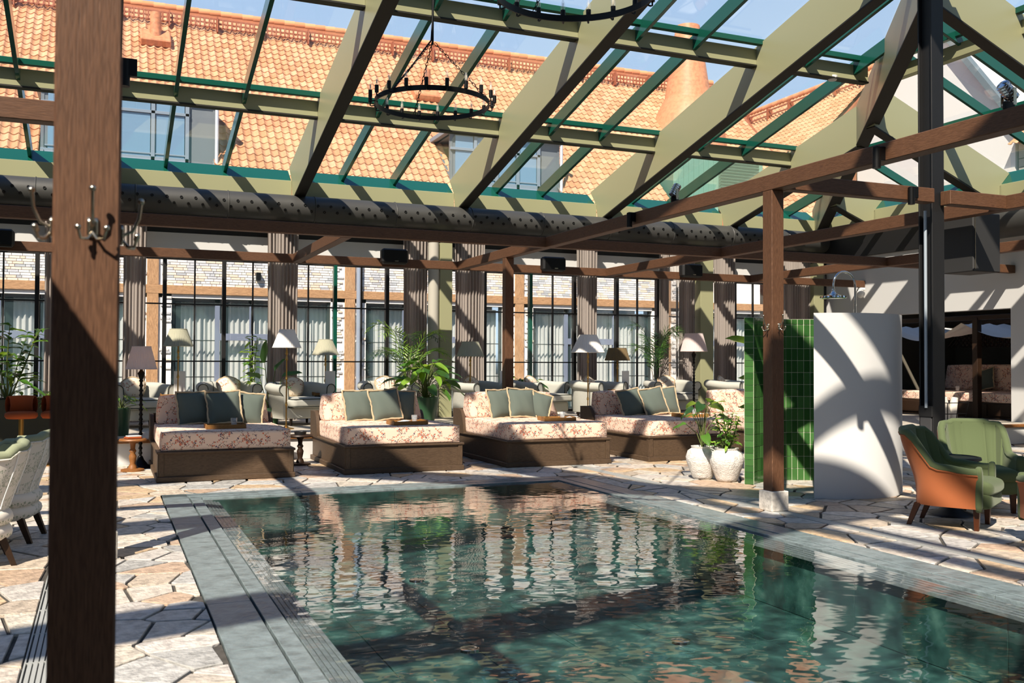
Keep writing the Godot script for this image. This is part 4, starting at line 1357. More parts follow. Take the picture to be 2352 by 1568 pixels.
# ---------------------------------------------------------------- the daybeds by the pool
func stage_beds() -> void:
	var W := 1.68
	var names := ["dark oak daybed with floral mattress beside the black iron lamp with lit shade", "dark oak daybed with floral mattress second from the black iron lamp by the pool", "dark oak daybed with floral mattress behind the middle pergola post line, third in the row", "dark oak daybed with floral mattress fourth in the row, next to the white plant pots", "dark oak daybed with floral mattress half hidden behind the green tiled shower wall"]
	var first: Node3D
	for i in 5:
		var x := 1.432 + 2.312 * i
		if i == 0:
			var o := thing("daybed", names[0], "daybed", Vector3(x, 0, -12.45), 0, "floral daybeds along the pool")
			first = o
			bx(o, "base", M.bedwood, Vector3(0, 0.2, -1.13), Vector3(W - 0.06, 0.34, 2.2), 0.004)
			bx(o, "skirting", M.bedwood, Vector3(0, 0.035, -1.13), Vector3(W, 0.07, 2.26), 0.008)
			bx(o, "top_moulding", M.bedwood, Vector3(0, 0.363, -1.13), Vector3(W, 0.03, 2.26), 0.008)
			for sx in [-1, 1]:
				bx(o, "corner_stile", M.bedwood, Vector3(sx * (W / 2 - 0.055), 0.21, -0.025), Vector3(0.06, 0.28, 0.02), 0.003)
				bx(o, "corner_stile", M.bedwood, Vector3(sx * (W / 2 - 0.026), 0.21, -0.06), Vector3(0.02, 0.28, 0.07), 0.003)
				# raised wooden side arm at the back, with a scooped front
				var pb := MB.new()
				var pl := PackedVector2Array([Vector2(-2.26, 0.37), Vector2(-2.26, 0.74)])
				for k in 9:
					var a := PI / 2 * k / 8.0
					pl.append(Vector2(-1.98 + 0.2 * sin(a), 0.74 - 0.37 * (1.0 - cos(a))))
				pb.prism(pl, 0.05, Transform3D(Basis(Vector3(0, 0, 1), Vector3(0, 1, 0), Vector3(-1, 0, 0)), Vector3(sx * (W / 2 - 0.025) + 0.025, 0, 0)))
				part(o, "side_arm", pb.mesh(), M.bedwood)
			bx(o, "back_panel", M.bedwood, Vector3(0, 0.55, -2.24), Vector3(W - 0.1, 0.38, 0.04), 0.004)
			var m := MB.new()
			m.cushion(Vector3(0, 0.495, -1.1), Vector3(W - 0.1, 0.235, 2.12), 0.03, 0.008, Basis(), 10)
			var mt := part(o, "mattress", m.mesh(), M.floral)
			var pp := MB.new()
			for y in [0.386, 0.604]:
				var a := W / 2 - 0.062
				pp.tube([Vector3(-a, y, -0.052), Vector3(a, y, -0.052), Vector3(a, y, -2.1), Vector3(-a, y, -2.1)], 0.007, 6, false, true)
			part(mt, "piping", pp.mesh(), M.floral)
			var bk := MB.new()
			bk.cushion(Vector3(0, 0.8, -1.86), Vector3(W - 0.16, 0.4, 0.4), 0.035, 0.02, Basis(), 10)
			warp(bk, func(p: Vector3) -> Vector3:
				var t := (p.y - 0.6) / 0.4
				return Vector3(p.x * (1.0 - 0.05 * t), p.y, lerpf(p.z, -1.97 + (p.z + 1.86) * 0.4, clampf(t, 0.0, 1.0))))
			part(o, "backrest", bk.mesh(), M.floral)
		else:
			copy(first, Vector3(x, 0, -12.45), 0, names[i])
	# scatter pillows: [bed, x, z, lean, turn, roll]
	var pm := pillow_mesh(0.46, 0.085)
	var fm := fringe_mesh(0.46)
	var spots := [
		[0, -0.28, -1.5, -0.32, 0.1, 0.05, 0.84], [0, 0.1, -1.38, -0.36, 0.05, 0.06, 0.845], [0, 0.42, -1.52, -0.32, -0.1, -0.12, 0.82],
		[1, -0.27, -1.5, -0.32, 0.1, 0.04, 0.84], [1, 0.1, -1.4, -0.34, 0.1, 0.1, 0.85], [1, 0.36, -1.54, -0.3, -0.1, -0.06, 0.83],
		[2, -0.3, -1.55, -0.3, 0.3, 0.03, 0.83], [2, 0.0, -1.4, -0.34, 0.12, -0.05, 0.845], [2, 0.28, -1.45, -0.4, -0.1, -0.32, 0.8],
		[3, -0.3, -1.46, -0.36, 0.1, 0.14, 0.82], [3, 0.1, -1.4, -0.36, 0.05, 0.16, 0.84], [3, 0.42, -1.56, -0.3, -0.1, 0.08, 0.84]]
	var where := ["propped at the side nearest the black lamp", "standing in front of the other two", "tucked behind at the far end"]
	var beds := ["daybed beside the black iron lamp", "daybed second from the black lamp", "daybed third from the black lamp", "daybed next to the white pots"]
	for i in spots.size():
		var e: Array = spots[i]
		var p := thing("throw_pillow", "grey-green fringed pillow %s, on the %s" % [["at one end", "in the middle in front", "at the other end"][i % 3], beds[e[0]]], "pillow", Vector3(1.432 + 2.312 * e[0] + e[1], e[6], -12.45 + e[2]), 0, "grey fringed pillows on the daybeds")
		p.basis = Basis(Vector3.UP, e[4]) * Basis(Vector3.RIGHT, e[3]) * Basis(Vector3.BACK, e[5])
		part(p, "cover", pm, M.pillow)
		part(p, "fringe", fm, M.fringe)
	# trays with a tumbler and papers
	for i in 4:
		var x: float = 1.432 + 2.312 * i + [0.02, 0.15, 0.2, 0.35][i]
		var z: float = -12.45 - [0.55, 0.45, 0.55, 0.7][i]
		var t := thing("wooden_tray", "pale wooden tray with hand holes on the %s" % beds[i], "tray", Vector3(x, 0.618, z), [0.0, 0.05, -0.1, -0.15][i], "trays on the daybeds")
		tray_parts(t, 0.5, 0.34)
		var gl := thing("glass_tumbler", "clear ribbed glass tumbler on the tray of the %s" % beds[i], "glass", Vector3(x + 0.12, 0.632, z - 0.05), 0, "tumblers on the bed trays")
		tumbler_parts(gl)
		if i > 0:
			var pa := thing("menu_card", "white folded paper lying on the tray of the %s" % beds[i], "paper", Vector3(x - 0.08 + (0.3 if i > 1 else 0.0), 0.66, z + 0.04), 0.5, "papers on the bed trays")
			var b := MB.new()
			b.box(Vector3(0, 0, 0), Vector3(0.2, 0.003, 0.14), 0.0, Basis(Vector3.BACK, 0.12))
			part(pa, "sheet", b.mesh(), M.paper)

func tray_parts(t: Node3D, w: float, d: float) -> void:
	bx(t, "tray_floor", M.trayw, Vector3(0, 0.006, 0), Vector3(w - 0.01, 0.012, d - 0.01), 0.0)
	for s in [-1, 1]:
		bx(t, "long_rim", M.trayw, Vector3(0, 0.025, s * (d / 2 - 0.007)), Vector3(w, 0.05, 0.014), 0.003)
		bx(t, "end_rim", M.trayw, Vector3(s * (w / 2 - 0.007), 0.03, 0), Vector3(0.014, 0.06, d - 0.03), 0.003)

func tumbler_parts(o: Node3D) -> void:
	var b := MB.new()
	b.lathe([Vector2(0.0, 0.004), Vector2(0.03, 0.0), Vector2(0.033, 0.01), Vector2(0.043, 0.11), Vector2(0.04, 0.11), Vector2(0.031, 0.016), Vector2(0.0, 0.014)], 18)
	part(o, "glass_body", b.mesh(), M.tumbler)
	for y in [0.03, 0.055, 0.08]:
		var r := MB.new()
		var pts := []
		for k in 18: pts.append(Vector3(cos(TAU * k / 18) * (0.034 + y * 0.1), y, sin(TAU * k / 18) * (0.034 + y * 0.1)))
		r.tube(pts, 0.0025, 5, false, true)
		part(o, "rib", r.mesh(), M.tumbler)

# ---------------------------------------------------------------- curtains along the glazing
func stage_curtains() -> void:
	var list := [
		[-1.0, -0.45, "grey gathered curtain behind the rust bar stools", 0], [0.28, 0.68, "grey gathered curtain behind the black lamp with lit shade", 0], [2.83, 3.42, "grey gathered curtain behind the white lamp on a brass pole", 0],
		[5.5, 6.03, "grey gathered curtain behind the feathery palm", 0], [6.6, 7.28, "grey gathered curtain beside the olive column, behind a green print lamp", 0], [9.43, 9.95, "slim grey curtain behind the brown print lamp", 0],
		[11.5, 11.75, "thin grey curtain behind the tall potted palm", 0], [12.05, 12.45, "grey curtain next to the second olive column", 0], [13.0, 13.6, "grey curtain beside the sea-green glass", 0], [14.95, 15.8, "wide pale curtain above the green tiled shower wall", 0]]
	for e in list:
		var fl := 0.0 if e[1] < -0.2 else PLAT
		var o := thing("curtain", e[2], "curtain", Vector3((e[0] + e[1]) / 2, fl, -18.6), 0, "curtains along the far glazing")
		var w: float = e[1] - e[0]
		var n := maxi(5, int(w / 0.062))
		var ph := rng.randf() * 6.0
		var b := MB.new()
		b.grid(n * 8, 14, func(u: float, v: float) -> Vector3:
			var tight := 1.0 - 0.06 * sin(v * PI)
			var z := 0.03 * sin(u * n * TAU + ph + 0.4 * sin(v * 3)) + 0.022 * sin(u * n * 1.7 * TAU / 2 + ph)
			return Vector3((u - 0.5) * w * tight, 0.01 + v * (4.06 - fl), z), Vector2(w * 2, 3.6))
		part(o, "cloth", b.mesh(), M.curtain)
		bx(o, "heading", M.curtain, Vector3(0, 4.04 - fl, 0), Vector3(w, 0.07, 0.1), 0.01)
	var sh := thing("sheer_curtain", "see-through sheer curtain between the thin grey curtain and the olive column", "curtain", Vector3(11.9, PLAT, -18.7), 0)
	var b2 := MB.new()
	b2.grid(60, 6, func(u: float, v: float) -> Vector3: return Vector3((u - 0.5) * 0.55, 0.01 + v * 3.6, 0.03 * sin(u * 38)), Vector2(1, 3))
	part(sh, "cloth", b2.mesh(), M.sheer)
	# steel columns along the far wall
	var c := struct("column", "olive box column and pale round downpipe between two curtains")
	bl(c, "shaft", M.olive, 6.24, 6.5, PLAT, 3.9, 18.42, 18.66, 0.006)
	var cb := MB.new()
	cb.lathe([Vector2(0.11, PLAT), Vector2(0.11, 3.9)], 24, Vector3(6.12, 0, -18.5))
	part(c, "round_pipe", cb.mesh(), mat(c8(176, 172, 160), 0.7))
	var c2 := struct("column", "olive box column beside the lamp on a black turned pole")
	bl(c2, "shaft", M.olive, 12.5, 12.85, PLAT, 3.9, 18.42, 18.66, 0.006)
	var c3 := struct("column", "olive box column in the corner by the white side wall")
	bl(c3, "shaft", M.olive, 15.75, 16.05, PLAT, 3.9, 18.42, 18.66, 0.006)
	bl(c3, "steel_post", M.black, 16.1, 16.2, PLAT, 4.0, 18.5, 18.7, 0.004)

# ---------------------------------------------------------------- armchairs
func armchair(label: String) -> Node3D:
	var o := thing("armchair", label, "armchair", Vector3.ZERO, 0, "pale grey rolled-arm armchairs in the lounge")
	var f: Material = M.chair_grey
	# path of the shell, left arm front -> back -> right arm front
	var path := []
	for z in [0.36, 0.2, 0.05, -0.1]: path.append(Vector2(-0.38, z))
	for k in range(1, 8):
		var a := PI / 2 * k / 8.0
		path.append(Vector2(-0.38 + 0.26 * (1 - cos(a)), -0.1 - 0.3 * sin(a)))
	for x in [-0.12, 0.0, 0.12]: path.append(Vector2(x, -0.4))
	for k in range(1, 8):
		var a := PI / 2 * (1.0 - k / 8.0)
		path.append(Vector2(0.38 - 0.26 * (1 - cos(a)), -0.1 - 0.3 * sin(a)))
	for z in [-0.1, 0.05, 0.2, 0.36]: path.append(Vector2(0.38, z))
	var m := path.size()
	var sec := []
	sec.append(Vector2(0, 0.3)); sec.append(Vector2(-0.01, 0.5)); sec.append(Vector2(0.0, 0.62))
	for k in 11:
		var a := PI - PI * 1.35 * k / 10.0
		sec.append(Vector2(0.085 + 0.085 * cos(a), 0.635 + 0.085 * sin(a)))
	sec.append(Vector2(0.1, 0.53)); sec.append(Vector2(0.09, 0.12)); sec.append(Vector2(0.0, 0.12))
	var ns := sec.size()
	var at := func(i: int, j: int) -> Vector3:
		var p: Vector2 = path[i]
		var q0: Vector2 = path[maxi(i - 1, 0)]
		var q1: Vector2 = path[mini(i + 1, m - 1)]
		var t := (q1 - q0).normalized()
		var nn := Vector2(t.y, -t.x)
		nn = -nn if nn.dot(p - Vector2(0, 0.1)) < 0 else nn
		var s: Vector2 = sec[j]
		var rise := 0.03 * smoothstep(0.1, -0.3, p.y)
		var pp := p + nn * s.x
		return Vector3(pp.x, s.y + (rise if s.y > 0.3 else 0.0), pp.y)
	var b := MB.new()
	b.grid(m - 1, ns - 1, func(u: float, v: float) -> Vector3: return at.call(int(round(u * (m - 1))), int(round(v * (ns - 1)))), Vector2(2.2, 1.3), false)
	for e in [0, m - 1]:
		var pl := PackedVector2Array()
		for s in sec: pl.append(s)
		var ids := Geometry2D.triangulate_polygon(pl)
		for k in range(0, ids.size(), 3):
			var q0: Vector3 = at.call(e, ids[k]); var q1: Vector3 = at.call(e, ids[k + 1]); var q2: Vector3 = at.call(e, ids[k + 2])
			if (q1 - q0).cross(q2 - q0).z > 0: b.tri(q0, q1, q2)
			else: b.tri(q0, q2, q1)
	var sh := part(o, "shell", b.mesh(), f)
	for e in [0, m - 1]:
		var tb := MB.new()
		var pts := []
		for j in ns - 2: pts.append(at.call(e, j) + Vector3(0, 0, 0.004))
		tb.tube(pts, 0.008, 6)
		part(sh, "piping", tb.mesh(), M.piping)
	for i in [4 + 5, m - 1 - 9]:
		var tb := MB.new()
		var pts := []
		for j in range(1, ns - 3):
			pts.append(at.call(i, j) * 1.0 + Vector3(0, 0.004, 0))
		tb.tube(pts, 0.006, 6)
		part(sh, "piping", tb.mesh(), M.piping)
	var bs := MB.new()
	bs.cushion(Vector3(0, 0.22, 0.06), Vector3(0.8, 0.2, 0.78), 0.03, 0.01)
	part(o, "base", bs.mesh(), f)
	var st := MB.new()
	st.cushion(Vector3(0, 0.4, 0.14), Vector3(0.74, 0.17, 0.84), 0.06, 0.035)
	warp(st, func(p: Vector3) -> Vector3: return Vector3(p.x * (1.09 if p.z > 0.4 else 1.0), p.y, p.z))
	var sc := part(o, "seat_cushion", st.mesh(), f)
	for y in [0.335, 0.468]:
		var tb := MB.new()
		tb.tube([Vector3(-0.36, y, -0.22), Vector3(-0.37, y, 0.38), Vector3(-0.4, y, 0.44), Vector3(-0.38, y, 0.535), Vector3(-0.33, y, 0.562), Vector3(0.33, y, 0.562), Vector3(0.38, y, 0.535), Vector3(0.4, y, 0.44), Vector3(0.37, y, 0.38), Vector3(0.36, y, -0.22)], 0.008, 6)
		part(sc, "piping", tb.mesh(), M.piping)
	for sx in [-1, 1]:
		for z in [0.38, -0.28]:
			var lb := MB.new()
			lb.lathe([Vector2(0.0, 0.0), Vector2(0.018, 0.0), Vector2(0.03, 0.13), Vector2(0.0, 0.13)], 10, Vector3(sx * 0.33, 0, z))
			part(o, "leg", lb.mesh(), M.darkwood)
	return o

func stage_armchairs() -> void:
	# x, depth, turn, label
	var list := [
		[0.52, 17.6, 0.35, "pale grey armchair behind the black lamp with lit shade"],
		[2.05, 17.9, 0.0, "pale grey armchair behind the first daybed, beside the tall leafy ficus"],
		[3.2, 17.35, 0.3, "pale grey armchair behind the white lamp on a slender brass pole"],
		[5.0, 17.9, 0.0, "pale grey armchair behind the second daybed, beside the palm"],
		[6.75, 17.5, 0.45, "pale grey armchair behind the big leafy plant in the green pot"],
		[8.2, 17.85, 0.5, "pale grey armchair close to the pergola post, in front of the low leafy plant"],
		[9.35, 17.45, 0.5, "pale grey armchair behind the second white lamp"],
		[11.3, 17.8, -0.1, "pale grey armchair behind the fourth daybed, before the slender palm"],
		[12.55, 17.3, 0.6, "pale grey armchair behind the black turned lamp with pink shade"],
		[14.3, 17.5, 0.2, "pale grey armchair half hidden by the green tiled shower wall"]]
	var proto := armchair(list[0][3])
	var cm := MB.new()
	for i in list.size():
		var e: Array = list[i]
		if i == 0:
			proto.position = Vector3(e[0], PLAT, -e[1]); proto.rotation.y = e[2]
		else: copy(proto, Vector3(e[0], PLAT, -e[1]), e[2], e[3])
	# round floral cushions leaning in the chairs
	var b := MB.new()
	b.ball(Vector3.ZERO, Vector3(0.2, 0.2, 0.075), 20, 12)
	warp(b, func(p: Vector3) -> Vector3: return p * (1.0 + 0.05 * sin(atan2(p.y, p.x) * 5.0)) - Vector3(0, 0.05 * exp(-p.x * p.x * 60.0) if p.y > 0.1 else 0.0, 0))
	var cmesh := b.mesh()
	var fb := MB.new()
	var fp := []
	var fr := []
	var r := RandomNumberGenerator.new()
	r.seed = 9
	for k in 48:
		var a := TAU * k / 48
		fp.append(Vector3(cos(a) * 0.205, sin(a) * 0.205 - (0.045 * exp(-cos(a) * cos(a) * 2.4) if sin(a) > 0.4 else 0.0), 0) * (1.0 + 0.05 * sin(a * 5.0)))
		fr.append(r.randf_range(0.008, 0.016))
	fb.tube(fp, fr, 6, false, true)
	var frm := fb.mesh()
	for i in list.size():
		if i == 9: continue
		var e: Array = list[i]
		var c := thing("floral_cushion", "frilled floral cushion in the armchair %s" % ["behind the black iron lamp", "beside the tall leafy ficus", "behind the slender white lamp", "beside the feathery palm", "behind the plant in the green pot", "close to the pergola post", "behind the second white lamp", "before the slender dark palm", "behind the black turned lamp"][i], "cushion", Vector3(e[0], PLAT, -e[1]), e[2], "floral cushions in the armchairs")
		var hold := Transform3D(Basis(Vector3.RIGHT, -0.3), Vector3(0.03, 0.68, -0.25))
		c.transform = c.transform * hold
		part(c, "cover", cmesh, M.floral_cushion)
		part(c, "frill", frm, M.fringe)

# ---------------------------------------------------------------- floor lamps
func shade_mesh(r0: float, r1: float, h: float, pleats: int, scallop := 0.0) -> ArrayMesh:
	var b := MB.new()
	var n := pleats * 6
	b.grid(n, 3, func(u: float, v: float) -> Vector3:
		var a := u * TAU
		var r := lerpf(r0, r1, v) * (1.0 + 0.014 * cos(a * pleats))
		return Vector3(cos(a) * r, v * h - (scallop * (1.0 - v) * absf(sin(a * 6.0))), sin(a) * r), Vector2(1, h * 3), false)
	return b.mesh()

func lamp(label: String, x: float, d: float, base: float, y0: float, y1: float, r0: float, r1: float, shade: Material, kind: int, lit := false) -> void:
	var o := thing("floor_lamp", label, "lamp", Vector3(x, base, -d), 0, "floor lamps in the lounge")
	var h0 := y0 - base
	var pb := MB.new()
	var bs := MB.new()
	if kind == 0:        # brass
		bs.lathe([Vector2(0.0, 0.0), Vector2(0.13, 0.0), Vector2(0.13, 0.015), Vector2(0.05, 0.03), Vector2(0.018, 0.06), Vector2(0.0, 0.06)], 24)
		var pr := [Vector2(0.011, 0.05)]
		for e in [0.3, 0.62, 0.86, 0.93]:
			var y: float = h0 * e
			pr.append_array([Vector2(0.011, y - 0.03), Vector2(0.022, y - 0.012), Vector2(0.024, y), Vector2(0.016, y + 0.012), Vector2(0.02, y + 0.025), Vector2(0.012, y + 0.04)])
		pr.append(Vector2(0.012, h0 + 0.05)); pr.append(Vector2(0.0, h0 + 0.05))
		pb.lathe(pr, 14)
		part(o, "base", bs.mesh(), M.brass)
		part(o, "pole", pb.mesh(), M.brass)
	else:                # black turned or twisted iron
		bs.lathe([Vector2(0.0, 0.0), Vector2(0.17, 0.0), Vector2(0.165, 0.02), Vector2(0.1, 0.045), Vector2(0.05, 0.11), Vector2(0.03, 0.16), Vector2(0.0, 0.16)], 8)
		var pr := [Vector2(0.022, 0.14)]
		var n := 16
		for k in n:
			var y := 0.18 + (h0 - 0.3) * k / n
			pr.append_array([Vector2(0.017, y), Vector2(0.03, y + 0.022), Vector2(0.02, y + 0.04)])
		pr.append_array([Vector2(0.03, h0 - 0.13), Vector2(0.05, h0 - 0.06), Vector2(0.02, h0 - 0.02), Vector2(0.012, h0 + 0.05), Vector2(0.0, h0 + 0.05)])
		pb.lathe(pr, 12)
		part(o, "base", bs.mesh(), M.iron)
		part(o, "pole", pb.mesh(), M.iron)
	part(o, "lamp_shade", shade_mesh(r0, r1, y1 - y0, 44), shade, Transform3D(Basis(), Vector3(0, h0, 0)))
	var wr := MB.new()
	for e in [[r0, 0.0], [r1, y1 - y0]]:
		var pts := []
		for k in 32: pts.append(Vector3(cos(TAU * k / 32) * e[0], h0 + e[1], sin(TAU * k / 32) * e[0]))
		wr.tube(pts, 0.006, 6, false, true)
	part(o, "shade_rim", wr.mesh(), shade)
	var bb := MB.new()
	var yb := h0 + (y1 - y0) * 0.38
	bb.lathe([Vector2(0.0, yb - 0.05), Vector2(0.012, yb - 0.05), Vector2(0.016, yb - 0.02), Vector2(0.03, yb + 0.01), Vector2(0.03, yb + 0.035), Vector2(0.012, yb + 0.07), Vector2(0.0, yb + 0.075)], 14)
	if lit:
		var gm := mat(c8(255, 196, 120), 0.5)
		gm.emission_enabled = true
		gm.emission = c8(255, 176, 96)
		gm.emission_energy_multiplier = 2.5
		part(o, "bulb", bb.mesh(), gm)
		var l := OmniLight3D.new()
		l.name = "bulb_light"
		l.light_color = c8(255, 178, 104)
		l.light_energy = 0.02
		l.light_size = 0.03
		l.omni_range = 30.0
		l.omni_attenuation = 2.0
		l.shadow_enabled = true
		l.position = Vector3(0, yb, 0)
		o.add_child(l)
	else:
		part(o, "bulb", bb.mesh(), M.paper)

func stage_lamps() -> void:
	lamp("black twisted iron floor lamp with lit pinkish shade beside the first daybed", 0.47, 14.35, 0.0, 1.374, 1.686, 0.205, 0.125, M.shade_pink, 1, true)
	lamp("brass floor lamp with green printed shade nearest the black iron lamp", 1.155, 17.35, PLAT, 1.74, 2.03, 0.245, 0.14, M.shade_print, 0)
	lamp("slender brass floor lamp with white pleated shade behind the first daybed", 2.787, 16.16, PLAT, 1.715, 2.013, 0.234, 0.122, M.shade_white, 0)
	lamp("brass floor lamp with green printed shade beside a white sign behind the second daybed", 3.72, 17.5, PLAT, 1.605, 1.885, 0.242, 0.12, M.shade_print, 0)
	lamp("brass floor lamp with green printed shade in front of the curtain by the olive column", 6.59, 17.6, PLAT, 1.597, 1.877, 0.27, 0.16, M.shade_print, 0)
	lamp("slender brass floor lamp with white pleated shade behind the third daybed", 8.87, 17.0, PLAT, 1.685, 2.03, 0.33, 0.175, M.shade_white, 0)
	lamp("brass floor lamp with brown speckled shade behind the white shaded lamp", 10.1, 18.0, PLAT, 1.53, 1.79, 0.27, 0.19, M.shade_brown, 0)
	lamp("black turned floor lamp with lit pinkish shade behind the fourth daybed", 11.0, 16.45, PLAT, 1.716, 2.075, 0.27, 0.18, M.shade_pink, 1, true)

# ---------------------------------------------------------------- side tables, signs and glasses of the lounge
func stage_lounge_tables() -> void:
	var list := [[1.16, 17.5, "behind the first daybed"], [3.78, 17.55, "beside the brass lamp behind the second daybed"], [7.25, 17.6, "beside the pergola post"], [9.95, 17.5, "behind the fourth daybed"], [13.4, 17.2, "near the green tiled shower"]]
	var k := 0
	for e in list:
		var t := thing("side_table", "dark wooden side table %s" % e[2], "table", Vector3(e[0], PLAT, -e[1]), 0, "side tables in the lounge")
		bx(t, "tabletop", M.darkwood, Vector3(0, 0.49, 0), Vector3(0.5, 0.03, 0.45), 0.005)
		for sx in [-1, 1]:
			for sz in [-1, 1]:
				bx(t, "leg", M.darkwood, Vector3(sx * 0.21, 0.237, sz * 0.18), Vector3(0.04, 0.475, 0.04), 0.004)
		bx(t, "lower_shelf", M.darkwood, Vector3(0, 0.16, 0), Vector3(0.44, 0.02, 0.38), 0.004)
		var tr := thing("wooden_tray", "honey wooden tray on the table %s" % e[2], "tray", Vector3(e[0], PLAT + 0.506, -e[1]), 0, "trays on the lounge tables")
		tray_parts(tr, 0.56, 0.4)
		var s := thing("table_sign", "tall blank white table sign on the tray %s" % e[2], "sign", Vector3(e[0] + 0.03, PLAT + 0.52, -e[1] + 0.06), 0.25, "blank white table signs")
		bx(s, "front_face", M.signwhite, Vector3(0, 0.215, 0.0), Vector3(0.2, 0.43, 0.012), 0.002)
		bx(s, "side_face", M.signwhite, Vector3(0.095, 0.215, -0.06), Vector3(0.012, 0.43, 0.11), 0.002)
		var g2 := thing("glass_tumbler", "clear ribbed tumbler beside the white sign %s" % e[2], "glass", Vector3(e[0] + 0.2, PLAT + 0.52, -e[1] + 0.02), 0, "tumblers beside the white signs")
		tumbler_parts(g2)
		k += 1
	# turned wooden candle table by the first bed and its twin between the first two beds
	for e in [[0.36, 13.95, "turned honey wooden pedestal table beside the black iron lamp"], [2.6, 13.9, "turned dark pedestal table between the first and second daybeds"]]:
		var dark: bool = e[0] > 1.0
		var t := thing("pedestal_table", e[2], "table", Vector3(e[0], 0, -e[1]), 0)
		var m: Material = M.darkwood if dark else M.oak
		var b := MB.new()
		b.lathe([Vector2(0.0, 0.0), Vector2(0.15, 0.0), Vector2(0.15, 0.025), Vector2(0.1, 0.035), Vector2(0.0, 0.035)], 24)
		part(t, "foot", b.mesh(), m)
		var c := MB.new()
		c.lathe([Vector2(0.06, 0.03), Vector2(0.05, 0.07), Vector2(0.032, 0.1), Vector2(0.045, 0.16), Vector2(0.05, 0.2), Vector2(0.03, 0.24), Vector2(0.048, 0.27), Vector2(0.03, 0.3), Vector2(0.035, 0.36), Vector2(0.06, 0.4)], 18)
		part(t, "stem", c.mesh(), m)
		var d := MB.new()
		d.lathe([Vector2(0.0, 0.4), Vector2(0.17, 0.4), Vector2(0.18, 0.415), Vector2(0.17, 0.435), Vector2(0.0, 0.435)], 28)
		part(t, "tabletop", d.mesh(), m)
		var bk := thing("folded_towel", ["rust and white folded towel on the honey pedestal table", "dark round dish on the dark pedestal table"][1 if dark else 0], "towel" if not dark else "dish", Vector3(e[0], 0.436, -e[1]), 0.3)
		if dark:
			var q := MB.new()
			q.lathe([Vector2(0.0, 0.0), Vector2(0.08, 0.0), Vector2(0.09, 0.045), Vector2(0.08, 0.045), Vector2(0.07, 0.012), Vector2(0.0, 0.012)], 20)
			part(bk, "dish_body", q.mesh(), M.black)
		else:
			bx(bk, "fold", M.velvet_rust, Vector3(0, 0.012, 0), Vector3(0.2, 0.024, 0.14), 0.008)
			bx(bk, "fold", M.canvas, Vector3(0.01, 0.033, 0), Vector3(0.18, 0.016, 0.12), 0.006)

# ---------------------------------------------------------------- curved shower
func arc_pt(a: float, r: float) -> Vector3:      # a measured from +x towards +z (towards the camera)
	return Vector3(7.88 + cos(a) * r, 0, -9.1 + sin(a) * r)

